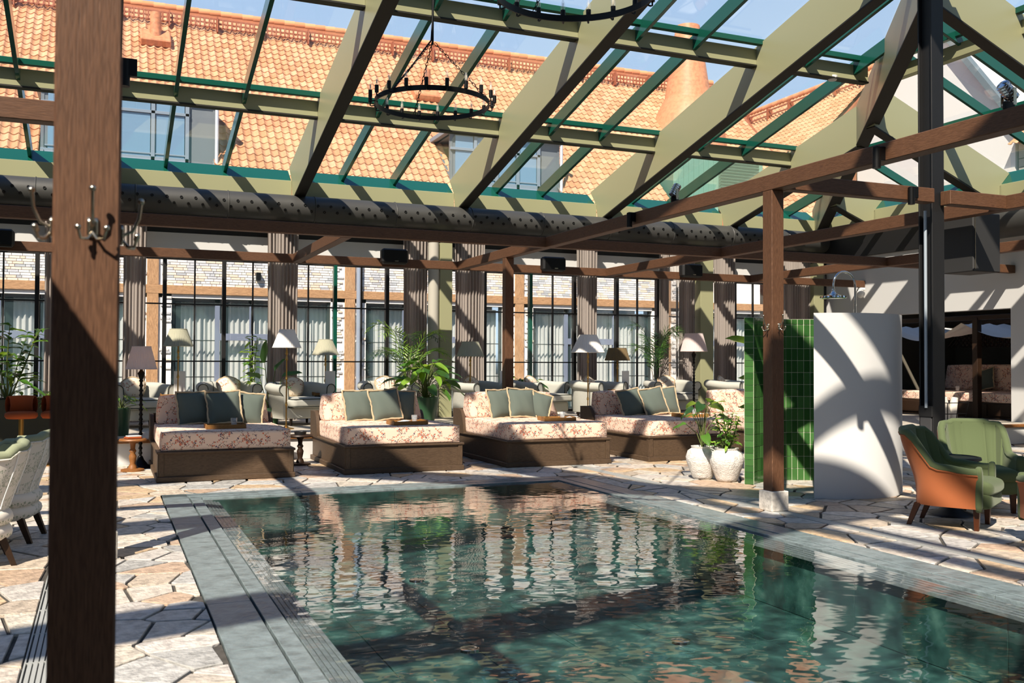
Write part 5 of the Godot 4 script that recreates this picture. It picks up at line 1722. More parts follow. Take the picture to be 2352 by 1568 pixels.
func stage_shower() -> void:
	var o := thing("shower_enclosure", "round white shower enclosure lined with glossy green tiles", "shower")
	var H := 2.05
	var ro := 0.9
	var ri := 0.79
	# the ring is open towards -x; the opening runs between the two end faces
	var a0 := atan2(0.615, -0.63)         # near end
	var a1 := atan2(-0.64, -0.6) + TAU    # far end, going the other way round
	var lo := a0 - TAU
	lo = a1 - TAU
	# body from a = lo (far end) through 0 (+x) to a0 (near end)
	var n := 72
	var b := MB.new()
	b.grid(n, 1, func(u: float, v: float) -> Vector3: return arc_pt(lerpf(lo, a0, u), ro) + Vector3(0, v * H, 0), Vector2(4, 2), true)
	b.grid(n, 1, func(u: float, v: float) -> Vector3: return arc_pt(lerpf(lo, a0, u), lerpf(ro, ri, v)) + Vector3(0, H, 0), Vector2(4, 0.1), true)
	b.grid(n, 1, func(u: float, v: float) -> Vector3: return arc_pt(lerpf(lo, a0, u), ri + 0.008) + Vector3(0, v * H, 0), Vector2(4, 2), false)
	for e in [lo, a0]:
		var p := arc_pt(e, ro); var q := arc_pt(e, ri)
		if e == lo: b.quad(q, p, p + Vector3(0, H, 0), q + Vector3(0, H, 0))
		else: b.quad(p, q, q + Vector3(0, H, 0), p + Vector3(0, H, 0))
	part(o, "curved_wall", b.mesh(), M.white)
	# tiles inside, standing upright: 0.075 x 0.15 with pale joints
	var grout := mat(c8(214, 214, 190), 0.8)
	var gb := MB.new()
	gb.grid(n, 1, func(u: float, v: float) -> Vector3: return arc_pt(lerpf(lo, a0, u), ri + 0.002) + Vector3(0, v * (H + 0.002), 0), Vector2(4, 2), false)
	part(o, "grout", gb.mesh(), grout)
	var glaze := []
	for c in [c8(64, 104, 54), c8(54, 94, 46), c8(70, 112, 60), c8(48, 88, 42)]:
		var m := mat(c, 0.12, 0.0, 0.5)
		glaze.append(m)
	var tw := 0.0775
	var span := (a0 - lo) * ri
	var cols := int(span / tw)
	var da := (a0 - lo) / cols
	var rows := [[0.0, 0.148]]
	var y := 0.0
	rows = []
	while y < H - 0.14:
		rows.append([y, y + 0.15]); y += 0.1525
	if H - y > 0.03: rows.append([y, H])
	# tile seen from inside: one unit mesh per height
	var unit := {}
	var rest := MB.new()
	var list := []
	for c in cols:
		for r in rows.size():
			var am := lo + (c + 0.5) * da
			var p := arc_pt(am, ri) + Vector3(0, (rows[r][0] + rows[r][1]) / 2, 0)
			var facing := (Vector3(7.88, 0, -9.1) - arc_pt(am, ri)).normalized().dot((Vector3(0, 0, 0) - arc_pt(am, ri)).normalized())
			list.append([-facing * 10.0 + absf(am + 1.9) , am, r])
	list.sort_custom(func(a, b2): return a[0] < b2[0])
	for i in list.size():
		var am: float = list[i][1]
		var rr: Array = rows[list[i][2]]
		var hh: float = rr[1] - rr[0] - 0.004
		var key := "%.3f" % hh
		if not unit.has(key):
			var ub := MB.new()
			ub.box(Vector3.ZERO, Vector3(tw - 0.0045, hh, 0.008), 0.002)
			unit[key] = ub.mesh()
		var inw := Vector3(-cos(am), 0, -sin(am))
		var bas := Basis(Vector3.UP.cross(inw).normalized(), Vector3.UP, inw)
		var pos := arc_pt(am, ri) + Vector3(0, (rr[0] + rr[1]) / 2, 0) + inw * 0.002
		if i < 300: part(o, "tile", unit[key], glaze[rng.randi() % 4], Transform3D(bas, pos))
		else: rest.box(pos, Vector3(tw - 0.0045, hh, 0.008), 0.0, bas)
	part(o, "further_tiles", rest.mesh(), glaze[0]).set_meta("kind", "stuff")
	# far end face and outer return of the tiled end, tiles laid flat
	var p0 := arc_pt(lo, ri)
	var p1 := arc_pt(lo, ro)
	var dirr := (p1 - p0).normalized()
	var nrm := Vector3(sin(lo), 0, -cos(lo))
	if nrm.dot(Vector3(-1, 0, 0.2)) < 0: nrm = -nrm
	var fb := Basis(Vector3.UP.cross(nrm).normalized(), Vector3.UP, nrm)
	bx(o, "end_grout", grout, (p0 + p1) / 2 + Vector3(0, H / 2, 0) + nrm * 0.006, Vector3(0.115, H + 0.003, 0.012), 0.0, fb)
	for k in 27:
		var ya := k * 0.076
		var th := minf(0.072, H - ya - 0.003)
		if th < 0.01: continue
		bx(o, "tile", glaze[rng.randi() % 4], (p0 + p1) / 2 + Vector3(0, ya + th / 2 + 0.002, 0) + nrm * 0.014, Vector3(0.108, th, 0.01), 0.002, fb)
	# shower pipe and rose
	var s := thing("rain_shower", "chrome swan-neck rain shower over the white shower enclosure", "shower head", Vector3(8.27, 0, -8.95))
	var pts := []
	pts.append(Vector3(0, 0.3, 0)); pts.append(Vector3(0, 2.42, 0))
	for k in range(1, 13):
		var a := PI * k / 12.0
		pts.append(Vector3(-0.165 + 0.165 * cos(a), 2.42 + 0.165 * sin(a), 0))
	pts.append(Vector3(-0.33, 2.36, 0))
	var tb := MB.new()
	tb.tube(pts, 0.012, 10)
	part(s, "pipe", tb.mesh(), M.chrome)
	var hb := MB.new()
	hb.lathe([Vector2(0.0, 2.255), Vector2(0.14, 2.255), Vector2(0.155, 2.265), Vector2(0.15, 2.285), Vector2(0.07, 2.3), Vector2(0.03, 2.32), Vector2(0.018, 2.36), Vector2(0.024, 2.37), Vector2(0.0, 2.38)], 28, Vector3(-0.33, 0, 0))
	part(s, "rose", hb.mesh(), M.chrome)
	for y2 in [1.1, 1.9]:
		bx(s, "wall_bracket", M.chrome, Vector3(0.02, y2, 0), Vector3(0.06, 0.03, 0.03), 0.004)

# ---------------------------------------------------------------- steel column, duct, speakers, spots
func stage_fixtures() -> void:
	var c := struct("column", "black steel column with a pale pipe beside the velvet chairs")
	bl(c, "flange", M.black, 8.45, 8.63, 0.0, 7.3, 7.95, 7.97, 0.003)
	bl(c, "flange", M.black, 8.45, 8.63, 0.0, 7.3, 8.13, 8.15, 0.003)
	bl(c, "web", M.black, 8.5, 8.62, 0.0, 7.3, 7.96, 8.14, 0.003)
	bl(c, "cover_plate", mat(c8(60, 60, 62), 0.5), 8.44, 8.5, 0.0, 0.9, 7.97, 8.13, 0.004)
	bl(c, "cover_plate", M.black, 8.43, 8.5, 0.9, 1.02, 7.95, 8.14, 0.004)
	var pb := MB.new()
	pb.tube([Vector3(8.43, 1.0, -8.03), Vector3(8.43, 3.2, -8.03)], 0.018, 12)
	part(c, "pale_pipe", pb.mesh(), mat(c8(178, 190, 200), 0.35, 0.3))
	# ventilation duct along the far eave
	var d := thing("ventilation_duct", "long black round ventilation duct with two rows of nozzles under the glass roof", "duct")
	for k in 14:
		var x0 := -6.0 + k * 1.62
		var b := MB.new()
		b.lathe([Vector2(0.25, x0), Vector2(0.25, x0 + 1.6)], 40, Vector3(0, 4.44, -18.66), Basis(Vector3(0, -1, 0), Vector3(1, 0, 0), Vector3(0, 0, 1)))
		part(d, "duct_section", b.mesh(), M.duct)
		var r := MB.new()
		r.lathe([Vector2(0.25, x0 - 0.02), Vector2(0.262, x0 - 0.012), Vector2(0.262, x0), Vector2(0.25, x0 + 0.008)], 40, Vector3(0, 4.44, -18.66), Basis(Vector3(0, -1, 0), Vector3(1, 0, 0), Vector3(0, 0, 1)))
		part(d, "joint_ring", r.mesh(), M.duct)
	var nm := MB.new()
	nm.lathe([Vector2(0.014, 0.0), Vector2(0.028, 0.0), Vector2(0.026, 0.018), Vector2(0.014, 0.018), Vector2(0.012, 0.0)], 10)
	var nmesh := nm.mesh()
	for k in 70:
		for row in 2:
			var x := -3.0 + k * 0.25 + row * 0.125
			if x > RX - 0.5: continue
			var a: float = [0.15, -0.3][row]
			var dir := Vector3(0, sin(a), cos(a))
			part(d, "nozzle", nmesh, M.iron, Transform3D(Basis(Vector3.RIGHT, dir, Vector3.RIGHT.cross(dir)), Vector3(x, 4.44, -18.66) + dir * 0.245))
	var d2 := thing("ventilation_duct", "short black round duct above the white side wall opening", "duct")
	var b2 := MB.new()
	b2.lathe([Vector2(0.0, 0.0), Vector2(0.3, 0.0), Vector2(0.3, 2.2), Vector2(0.0, 2.2)], 32, Vector3(15.85, 4.2, -14.6), Basis(Vector3(1, 0, 0), Vector3(0, 0, 1), Vector3(0, -1, 0)))
	part(d2, "duct_section", b2.mesh(), M.duct)
	# loudspeakers on the far beam
	for e in [[4.91, "above the second daybed"], [8.17, "above the third daybed"], [11.4, "above the fourth daybed"], [-1.6, "above the rust bar stools"]]:
		var s := thing("loudspeaker", "black box loudspeaker on the far pergola beam %s" % e[1], "speaker", Vector3(e[0], 3.28, -17.24), 0, "loudspeakers on the pergola")
		bx(s, "cabinet", M.black, Vector3(0, 0.15, 0.08), Vector3(0.5, 0.28, 0.2), 0.04)
		bx(s, "grille", M.iron, Vector3(0, 0.15, 0.185), Vector3(0.44, 0.23, 0.008), 0.02)
		bx(s, "badge", M.nickel, Vector3(0.02, 0.06, 0.192), Vector3(0.07, 0.016, 0.004), 0.0)
	var sb := thing("subwoofer", "large black hanging speaker cabinet beside the black column", "speaker", Vector3(9.95, 2.62, -8.75), 0.0)
	bx(sb, "cabinet", mat(c8(44, 44, 44), 0.6), Vector3(0, 0.36, 0), Vector3(0.46, 0.72, 0.46), 0.01)
	bx(sb, "hanger", M.iron, Vector3(0, 0.755, 0), Vector3(0.06, 0.07, 0.4), 0.003)
	bx(sb, "front_trim", M.nickel, Vector3(-0.2, 0.36, 0.235), Vector3(0.008, 0.66, 0.006), 0.0)
	# small cylinder spots clamped to the beams
	var spots := [[2066, 6.0], [0, 0]]
	for e in [[7.95, 7.76, 3.29, "on the cross beam beside the black column"], [6.12, 6.36, 3.27, "on the long beam beside the black column"], [0.1, 7.0, 3.45, "peeping out beside the thick near post"], [6.12, 10.6, 3.3, "on the long beam over the pool edge"]]:
		var s := thing("spotlight", "small black cylinder spotlight %s" % e[3], "spotlight", Vector3(e[0], e[2], -e[1]), 0, "cylinder spotlights on the pergola")
		var cb := MB.new()
		cb.lathe([Vector2(0.0, -0.09), Vector2(0.036, -0.09), Vector2(0.036, 0.09), Vector2(0.0, 0.09)], 18)
		part(s, "barrel", cb.mesh(), M.iron)
		bx(s, "clamp", M.iron, Vector3(0.03, 0.04, 0.0), Vector3(0.1, 0.12, 0.05), 0.004)
	for e in [[6.25, 9.75, -0.5, "on top of the long beam over the pool edge"], [6.25, 5.15, 0.9, "on top of the long beam near the velvet chairs"]]:
		var s := thing("projector_spotlight", "silver finned projector spotlight %s" % e[3], "spotlight", Vector3(e[0], 3.41, -e[1]), 0, "finned spotlights on the pergola")
		bx(s, "yoke", M.iron, Vector3(0, 0.03, 0), Vector3(0.1, 0.06, 0.03), 0.004)
		var cb := MB.new()
		var bas := Basis(Vector3.BACK, e[2])
		var pr := [Vector2(0.0, -0.06)]
		for k in 6:
			var y := -0.06 + k * 0.025
			pr.append_array([Vector2(0.05, y), Vector2(0.05, y + 0.012), Vector2(0.042, y + 0.013), Vector2(0.042, y + 0.024)])
		pr.append(Vector2(0.0, 0.1))
		cb.lathe(pr, 18, Vector3(0, 0.13, 0), bas, true)
		part(s, "body", cb.mesh(), M.chrome)
		for sx in [-1, 1]: bx(s, "fork", M.nickel, Vector3(0, 0.09, sx * 0.055), Vector3(0.03, 0.13, 0.006), 0.0)
	var sd := thing("smoke_detector", "small white round detector under a roof purlin", "detector", Vector3(11.75, 6.52, -13.25))
	var db := MB.new()
	db.lathe([Vector2(0.0, -0.07), Vector2(0.07, -0.05), Vector2(0.085, 0.0), Vector2(0.085, 0.03), Vector2(0.0, 0.04)], 20)
	part(sd, "housing", db.mesh(), M.signwhite)
	var cm := thing("dome_camera", "small white dome camera under the beam end on the side wall", "camera", Vector3(16.15, 3.1, -17.3))
	var eb := MB.new()
	eb.ball(Vector3(0, 0, 0), Vector3(0.09, 0.1, 0.09), 14, 10)
	part(cm, "dome", eb.mesh(), M.signwhite)
	bx(cm, "mount", M.signwhite, Vector3(0.03, 0.11, 0), Vector3(0.12, 0.06, 0.12), 0.01)

# ---------------------------------------------------------------- wheel chandeliers
func stage_chandeliers() -> void:
	var bm := MB.new()      # candle bulb
	bm.lathe([Vector2(0.0, 0.0), Vector2(0.013, 0.0), Vector2(0.017, 0.02), Vector2(0.018, 0.035), Vector2(0.012, 0.062), Vector2(0.004, 0.085), Vector2(0.0, 0.092)], 12)
	var bulb := bm.mesh()
	var fm := MB.new()
	fm.box(Vector3(0, 0.035, 0), Vector3(0.012, 0.042, 0.004), 0.001)
	var fil := fm.mesh()
	var sm := MB.new()
	sm.lathe([Vector2(0.0, 0.0), Vector2(0.02, 0.0), Vector2(0.02, 0.075), Vector2(0.0, 0.075)], 14)
	var sock := sm.mesh()
	var am := MB.new()
	am.tube([Vector3(0, -0.02, 0), Vector3(0.035, -0.025, 0), Vector3(0.05, -0.02, 0), Vector3(0.05, 0.015, 0)], 0.007, 6)
	var arm := am.mesh()
	var proto: Node3D
	var at := [Vector3(3.12, 4.19, -9.5), Vector3(3.14, 4.22, -6.22)]
	var labs := ["black iron wheel chandelier with candle bulbs, hanging lower over the far end of the pool", "black iron wheel chandelier with candle bulbs, cut off by the top of the picture"]
	labs[1] = "black iron wheel chandelier with candle bulbs next to the woven glass pendant"
	for i in 2:
		if i == 1:
			var c := copy(proto, at[1], 0.1, labs[1])
			continue
		var o := thing("chandelier", labs[0], "chandelier", at[0], 0.0, "wheel chandeliers over the pool")
		proto = o
		var R := 0.6
		var rb := MB.new()
		var n := 64
		rb.grid(n, 1, func(u: float, v: float) -> Vector3: return Vector3(cos(u * TAU) * R, v * 0.05 - 0.025, sin(u * TAU) * R), Vector2(4, 0.1), true)
		rb.grid(n, 1, func(u: float, v: float) -> Vector3: return Vector3(cos(u * TAU) * (R - 0.012), v * 0.05 - 0.025, sin(u * TAU) * (R - 0.012)), Vector2(4, 0.1), false)
		rb.grid(n, 1, func(u: float, v: float) -> Vector3: return Vector3(cos(u * TAU) * (R - 0.012 * v), 0.025, sin(u * TAU) * (R - 0.012 * v)), Vector2(4, 0.1), true)
		rb.grid(n, 1, func(u: float, v: float) -> Vector3: return Vector3(cos(u * TAU) * (R - 0.012 * v), -0.025, sin(u * TAU) * (R - 0.012 * v)), Vector2(4, 0.1), false)
		part(o, "ring", rb.mesh(), M.iron)
		for k in 20:
			var a := TAU * (k + 0.3) / 20.0
			var bas := Basis(Vector3.UP, -a)
			var base := bas * Vector3(R, 0, 0)
			var ap := part(o, "arm", arm, M.iron, Transform3D(bas, base))
			part(ap, "socket", sock, M.iron, Transform3D(Basis(), Vector3(0.05, 0.01, 0)))
			part(ap, "bulb", bulb, M.bulbglass, Transform3D(Basis(), Vector3(0.05, 0.085, 0)))
			part(ap, "filament", fil, M.filament, Transform3D(Basis(), Vector3(0.05, 0.085, 0)))
		for k in 3:
			var a := TAU * k / 3.0 + 0.5
			var p0 := Vector3(cos(a) * (R - 0.006), 0.02, sin(a) * (R - 0.006))
			var p1 := Vector3(0, 0.66, 0)
			var cb := MB.new()
			var dir := (p1 - p0).normalized()
			var s1 := dir.cross(Vector3.UP).normalized()
			var s2 := s1.cross(dir)
			var nl := int(p0.distance_to(p1) / 0.042)
			for l in nl:
				var mid := p0 + dir * (0.042 * (l + 0.5))
				var sd := s1 if l % 2 == 0 else s2
				var pts := []
				for q in 10:
					var t := TAU * q / 10.0
					pts.append(mid + dir * cos(t) * 0.027 + sd * sin(t) * 0.011)
				cb.tube(pts, 0.0035, 4, false, true)
			part(o, "chain", cb.mesh(), M.iron)
		var cd := MB.new()
		cd.tube([Vector3(cos(2.6) * R, 0.02, sin(2.6) * R), Vector3(-0.3, 0.28, 0.16), Vector3(-0.02, 0.66, 0.01), Vector3(0.012, 1.2, 0.01), Vector3(0.01, 2.6, 0.0)], 0.008, 6)
		part(o, "cable", cd.mesh(), M.iron)
		var rd := MB.new()
		rd.tube([Vector3(0, 0.62, 0), Vector3(0, 3.35, 0)], 0.012, 8)
		part(o, "rod", rd.mesh(), M.iron)
	var g := thing("glass_pendant", "woven wire and glass globe pendant hanging beside the wheel chandelier", "pendant", Vector3(2.35, 5.0, -6.9))
	var wb := MB.new()
	for k in 12:
		for sg in [-1.0, 1.0]:
			var pts := []
			for j in 12:
				var th := PI * (0.06 + 0.88 * j / 11.0)
				var a: float = TAU * k / 12.0 + sg * j * 0.16
				pts.append(Vector3(sin(th) * cos(a) * 0.24, -cos(th) * 0.2, sin(th) * sin(a) * 0.24))
			wb.tube(pts, 0.006, 5)
	part(g, "wire_weave", wb.mesh(), M.brass)
	var gb := MB.new()
	gb.ball(Vector3.ZERO, Vector3(0.225, 0.19, 0.225), 20, 12)
	part(g, "globe", gb.mesh(), M.bulbglass)
	var rd2 := MB.new()
	rd2.tube([Vector3(0, 0.19, 0), Vector3(0, 2.8, 0)], 0.008, 6)
	part(g, "cord", rd2.mesh(), M.iron)

# ---------------------------------------------------------------- velvet club chairs and leafy slipper chairs
func club_chair(called: String, label: String, outer: Material, inner: Material, legm: Material, low_rolls: bool, group: String) -> Node3D:
	var o := thing(called, label, "chair", Vector3.ZERO, 0, group)
	# plan path: left arm front -> back -> right arm front (front is +z)
	var path := []
	var tops := []
	var arm := 0.0 if low_rolls else 1.0
	for z in [0.26, 0.18, 0.1, 0.02, -0.06]:
		path.append(Vector2(-0.29, z))
		tops.append(0.52 + 0.03 * smoothstep(0.2, -0.06, z))
	for k in range(1, 7):
		var a := PI / 2 * k / 7.0
		path.append(Vector2(-0.29 + 0.14 * (1 - cos(a)), -0.06 - 0.2 * sin(a)))
		tops.append(0.55 + 0.3 * smoothstep(0.1, 0.8, sin(a)))
	for x in [-0.15, -0.075, 0.0, 0.075, 0.15]:
		path.append(Vector2(x, -0.27)); tops.append(0.87)
	for k in range(1, 7):
		var a := PI / 2 * (1.0 - k / 7.0)
		path.append(Vector2(0.29 - 0.14 * (1 - cos(a)), -0.06 - 0.2 * sin(a)))
		tops.append(0.55 + 0.3 * smoothstep(0.1, 0.8, sin(a)))
	for z in [-0.06, 0.02, 0.1, 0.18, 0.26]:
		path.append(Vector2(0.29, z))
		tops.append(0.52 + 0.03 * smoothstep(0.2, -0.06, z))
	var i0 := 0
	if low_rolls:      # barrel back without arms: only the curved back is kept
		path = path.slice(4, path.size() - 4)
		tops = tops.slice(4, tops.size() - 4)
		for i in tops.size(): tops[i] = maxf(tops[i], 0.8)
	var m := path.size()
	var wall := func(i: int, off: float, y: float) -> Vector3:
		var p: Vector2 = path[i]
		var t: Vector2 = (path[mini(i + 1, m - 1)] - path[maxi(i - 1, 0)]).normalized()
		var nn := Vector2(t.y, -t.x)
		if nn.dot(p) < 0: nn = -nn
		var rake := -0.1 * smoothstep(0.3, 0.9, y) * smoothstep(0.1, -0.25, p.y)
		var pp := p + nn * (off + 0.05 * smoothstep(0.3, 0.9, y))
		return Vector3(pp.x, y, pp.y + rake)
	# outer skin
	var b := MB.new()
	b.grid(m - 1, 8, func(u: float, v: float) -> Vector3:
		var i := int(round(u * (m - 1)))
		var y := lerpf(0.2, tops[i], v)
		return wall.call(i, 0.035, y), Vector2(2, 1), false)
	part(o, "outer_back", b.mesh(), outer)
	# inner skin with upright channels
	var c := MB.new()
	var sub := 5
	c.grid((m - 1) * sub, 10, func(u: float, v: float) -> Vector3:
		var fi := u * (m - 1)
		var i := mini(int(fi), m - 2)
		var f := fi - i
		var top := lerpf(tops[i], tops[i + 1], f)
		var y := lerpf(0.34, top, v)
		var pa: Vector3 = wall.call(i, -0.03, y)
		var pb: Vector3 = wall.call(i + 1, -0.03, y)
		var p := pa.lerp(pb, f)
		var ch := 0.016 * pow(absf(sin(fi * PI / 3.0)), 0.5) if top > 0.7 else 0.0
		var inw := Vector3(-p.x, 0, -p.z + 0.1).normalized()
		return p + inw * ch, Vector2(2, 1), true)
	part(o, "inner_back", c.mesh(), inner)
	# soft rim
	var r := MB.new()
	var pts := []
	for i in m: pts.append(wall.call(i, 0.003, tops[i]))
	r.tube(pts, 0.04, 10)
	part(o, "rim", r.mesh(), inner)
	var pp := MB.new()
	var pq := []
	for i in m: pq.append(wall.call(i, 0.04, tops[i] - 0.022))
	pp.tube(pq, 0.008, 6)
	part(o, "piping", pp.mesh(), outer)
	# arm ends
	if not low_rolls:
		for e in [0, m - 1]:
			var ab := MB.new()
			var a0: Vector3 = wall.call(e, 0.036, 0.2)
			var a1: Vector3 = wall.call(e, -0.034, 0.2)
			var mid := (a0 + a1) / 2
			ab.cushion(Vector3(mid.x, 0.375, mid.z), Vector3(0.085, 0.4, 0.06), 0.025, 0.005)
			part(o, "arm_front", ab.mesh(), inner)
	var st := MB.new()
	st.cushion(Vector3(0, 0.375, 0.06), Vector3(0.52, 0.15, 0.6), 0.06, 0.035)
	warp(st, func(p: Vector3) -> Vector3: return Vector3(p.x * (1.1 if p.z > 0.3 else 1.0), p.y, p.z))
	part(o, "seat", st.mesh(), inner)
	var ap := MB.new()
	ap.cushion(Vector3(0, 0.27, 0.05), Vector3(0.55, 0.16, 0.6), 0.045, 0.015)
	part(o, "apron", ap.mesh(), inner)
	if low_rolls:
		for k in 2:
			var rl := MB.new()
			var q := []
			for i in m: q.append(wall.call(i, 0.02, 0.245 + k * 0.105))
			rl.tube(q, 0.06, 12)
			part(o, "padded_roll", rl.mesh(), outer)
		for i in range(2, m - 2, 3):
			var sb := MB.new()
			var sp := []
			for k in 8: sp.append(wall.call(i, 0.038, lerpf(0.42, tops[i] - 0.02, k / 7.0)))
			sb.tube(sp, 0.006, 6)
			part(o, "seam", sb.mesh(), M.paper)
	for e in [[-1, 1], [1, 1], [-1, -1], [1, -1]]:
		var lb := MB.new()
		var top := Vector3(e[0] * 0.23, 0.21, e[1] * 0.25 - 0.02)
		var bot := Vector3(e[0] * 0.235, 0.0, e[1] * (0.25 if e[1] > 0 else 0.33) - 0.02)
		var x := (top - bot)
		for s in 1:
			var h0 := 0.027
			var h1 := 0.019
			var pt := []
			for w in [[bot, h1], [top, h0]]:
				for kk in [[-1, -1], [1, -1], [1, 1], [-1, 1]]: pt.append(w[0] + Vector3(kk[0] * w[1], 0, kk[1] * w[1]))
			for kk in 4:
				var n2: int = (kk + 1) % 4
				lb.quad(pt[n2], pt[kk], pt[kk + 4], pt[n2 + 4], Vector2(0, 0.1), Vector2(0, 0), Vector2(0.2, 0), Vector2(0.2, 0.1))
			lb.quad(pt[0], pt[1], pt[2], pt[3])
		part(o, "leg", lb.mesh(), legm)
	return o

func stage_chairs() -> void:
	var gname := "green and orange velvet chairs round the black table"
	var a := club_chair("velvet_chair", "green velvet chair with orange sides seen from its side, next to the white shower", M.velvet_orange, M.velvet_green, M.legwood, false, gname)
	a.position = Vector3(7.28, 0, -6.6)
	a.rotation.y = deg_to_rad(30)
	copy(a, Vector3(8.3, 0, -7.2), deg_to_rad(-32), "green velvet chair facing forwards behind the small black table")
	copy(a, Vector3(7.28, 0, -5.42), deg_to_rad(148), "velvet chair showing its orange back beside the floor drain")
	var t := thing("round_table", "small round black pedestal table between the velvet chairs", "table", Vector3(7.72, 0, -7.05))
	var b := MB.new()
	b.lathe([Vector2(0.0, 0.54), Vector2(0.26, 0.54), Vector2(0.28, 0.55), Vector2(0.275, 0.575), Vector2(0.25, 0.58), Vector2(0.245, 0.57), Vector2(0.0, 0.57)], 36)
	part(t, "tabletop", b.mesh(), M.black)
	var c := MB.new()
	c.lathe([Vector2(0.03, 0.05), Vector2(0.03, 0.54)], 14)
	part(t, "stem", c.mesh(), M.black)
	var d := MB.new()
	d.lathe([Vector2(0.0, 0.0), Vector2(0.22, 0.0), Vector2(0.215, 0.02), Vector2(0.12, 0.05), Vector2(0.05, 0.12), Vector2(0.03, 0.2), Vector2(0.0, 0.2)], 28)
	part(t, "foot", d.mesh(), M.black)
	var gl := "leaf print chairs beside the thick near post"
	var l := club_chair("slipper_chair", "barrel backed chair in pale leaf print with dark legs, close to the long floor drain", M.leafprint, M.velvet_pale, M.darkwood, true, gl)
	l.position = Vector3(-0.85, 0, -9.05)
	l.rotation.y = deg_to_rad(-100)
	copy(l, Vector3(-0.98, 0, -8.05), deg_to_rad(-80), "barrel backed chair in pale leaf print, second one further along the drain")
	# bar stools
	var s := thing("bar_stool", "rust velvet bar stool on a brass pole, half hidden by the near post", "stool", Vector3(-0.62, 0, -15.2), 0.1, "rust velvet bar stools")
	var q := MB.new()
	q.lathe([Vector2(0.0, 0.66), Vector2(0.19, 0.665), Vector2(0.215, 0.7), Vector2(0.21, 0.74), Vector2(0.17, 0.765), Vector2(0.0, 0.77)], 28)
	part(s, "seat", q.mesh(), M.velvet_rust)
	var bk := MB.new()
	bk.grid(28, 10, func(u: float, v: float) -> Vector3:
		var an := PI + PI * (u * 1.0)
		var th := v * TAU
		var ctr := Vector3(cos(an) * 0.175, 0.86, sin(an) * 0.175)
		var rr := Vector2(0.035, 0.135 - 0.02 * absf(u - 0.5))
		return ctr + Vector3(cos(an), 0, sin(an)) * cos(th) * rr.x + Vector3(0, 1, 0) * sin(th) * rr.y, Vector2(1, 1), false)
	part(s, "backrest", bk.mesh(), M.velvet_rust)
	var pl := MB.new()
	pl.lathe([Vector2(0.034, 0.0), Vector2(0.034, 0.67)], 18)
	part(s, "pole", pl.mesh(), M.brass)
	var fr := MB.new()
	var fp := []
	for k in 32: fp.append(Vector3(cos(TAU * k / 32) * 0.2, 0.3, sin(TAU * k / 32) * 0.2))
	fr.tube(fp, 0.012, 8, false, true)
	part(s, "foot_ring", fr.mesh(), M.brass)
	for k in 4:
		var sp := MB.new()
		sp.tube([Vector3(0, 0.3, 0), Vector3(cos(TAU * k / 4 + 0.6) * 0.2, 0.3, sin(TAU * k / 4 + 0.6) * 0.2)], 0.008, 6)
		part(s, "spoke", sp.mesh(), M.brass)
	var fo := MB.new()
	fo.lathe([Vector2(0.0, 0.0), Vector2(0.2, 0.0), Vector2(0.2, 0.012), Vector2(0.04, 0.03), Vector2(0.0, 0.03)], 28)
	part(s, "foot", fo.mesh(), M.brass)
	copy(s, Vector3(-1.08, 0, -15.2), -0.05, "rust velvet bar stool with low back standing clear of the near post")
	# white drum with brass band
	var dr := thing("drum_stool", "low white drum with a brass band beside the bar stools", "stool", Vector3(-0.5, 0, -14.75))
	var w := MB.new()
	w.lathe([Vector2(0.0, 0.0), Vector2(0.155, 0.0), Vector2(0.16, 0.16), Vector2(0.16, 0.17)], 28)
	part(dr, "drum", w.mesh(), M.white)
	var w2 := MB.new()
	w2.lathe([Vector2(0.16, 0.17), Vector2(0.165, 0.172), Vector2(0.165, 0.235), Vector2(0.16, 0.24)], 28)
	part(dr, "band", w2.mesh(), M.brass)
	var w3 := MB.new()
	w3.lathe([Vector2(0.16, 0.238), Vector2(0.16, 0.26), Vector2(0.14, 0.275), Vector2(0.0, 0.28)], 28)
	part(dr, "top", w3.mesh(), M.white)
	# planter wall behind the stools
	var pw := thing("planter_box", "long dark olive planter box behind the bar stools", "planter", Vector3(-2.4, 0, -16.4))
	bx(pw, "box", mat(c8(62, 62, 46), 0.6), Vector3(0, 0.45, 0), Vector3(3.8, 0.9, 0.5), 0.01)
	bx(pw, "soil", M.soil, Vector3(0, 0.905, 0), Vector3(3.7, 0.02, 0.42), 0.0)

# ---------------------------------------------------------------- coat hooks
func hook_set(label: String, at: Vector3, turn: float, big: float) -> void:
	var o := thing("coat_hook", label, "hook", at, turn, "coat hooks on the pergola posts")
	var m: Material = M.nickel
	var b := MB.new()
	b.cushion(Vector3(0, 0, 0.004), Vector3(0.026, 0.05, 0.008) * big, 0.003, 0.002, Basis(), 4)
	part(o, "plate", b.mesh(), m)
	# long upper prong rising from the plate
	var u := MB.new()
	u.tube([Vector3(0, 0.0, 0.006), Vector3(0, 0.012, 0.03) * big, Vector3(0, 0.045, 0.045) * big, Vector3(0, 0.085, 0.05) * big], 0.0042 * big, 8)
	u.ball(Vector3(0, 0.09, 0.05) * big, Vector3.ONE * 0.0085 * big, 10, 8)
	part(o, "upper_prong", u.mesh(), m)
	for sx in [-1.0, 1.0]:
		var l := MB.new()
		l.tube([Vector3(0, -0.012, 0.006) * big, Vector3(sx * 0.012, -0.03, 0.02) * big, Vector3(sx * 0.026, -0.03, 0.034) * big, Vector3(sx * 0.032, -0.008, 0.04) * big], 0.004 * big, 8)
		l.ball(Vector3(sx * 0.032, -0.004, 0.04) * big, Vector3.ONE * 0.008 * big, 10, 8)
		part(o, "lower_prong", l.mesh(), m)
	for y in [0.016, -0.016]:
		var s := MB.new()
		s.ball(Vector3(0, y * big, 0.008), Vector3(0.005, 0.005, 0.003) * big, 8, 6)
		part(o, "screw", s.mesh(), m)

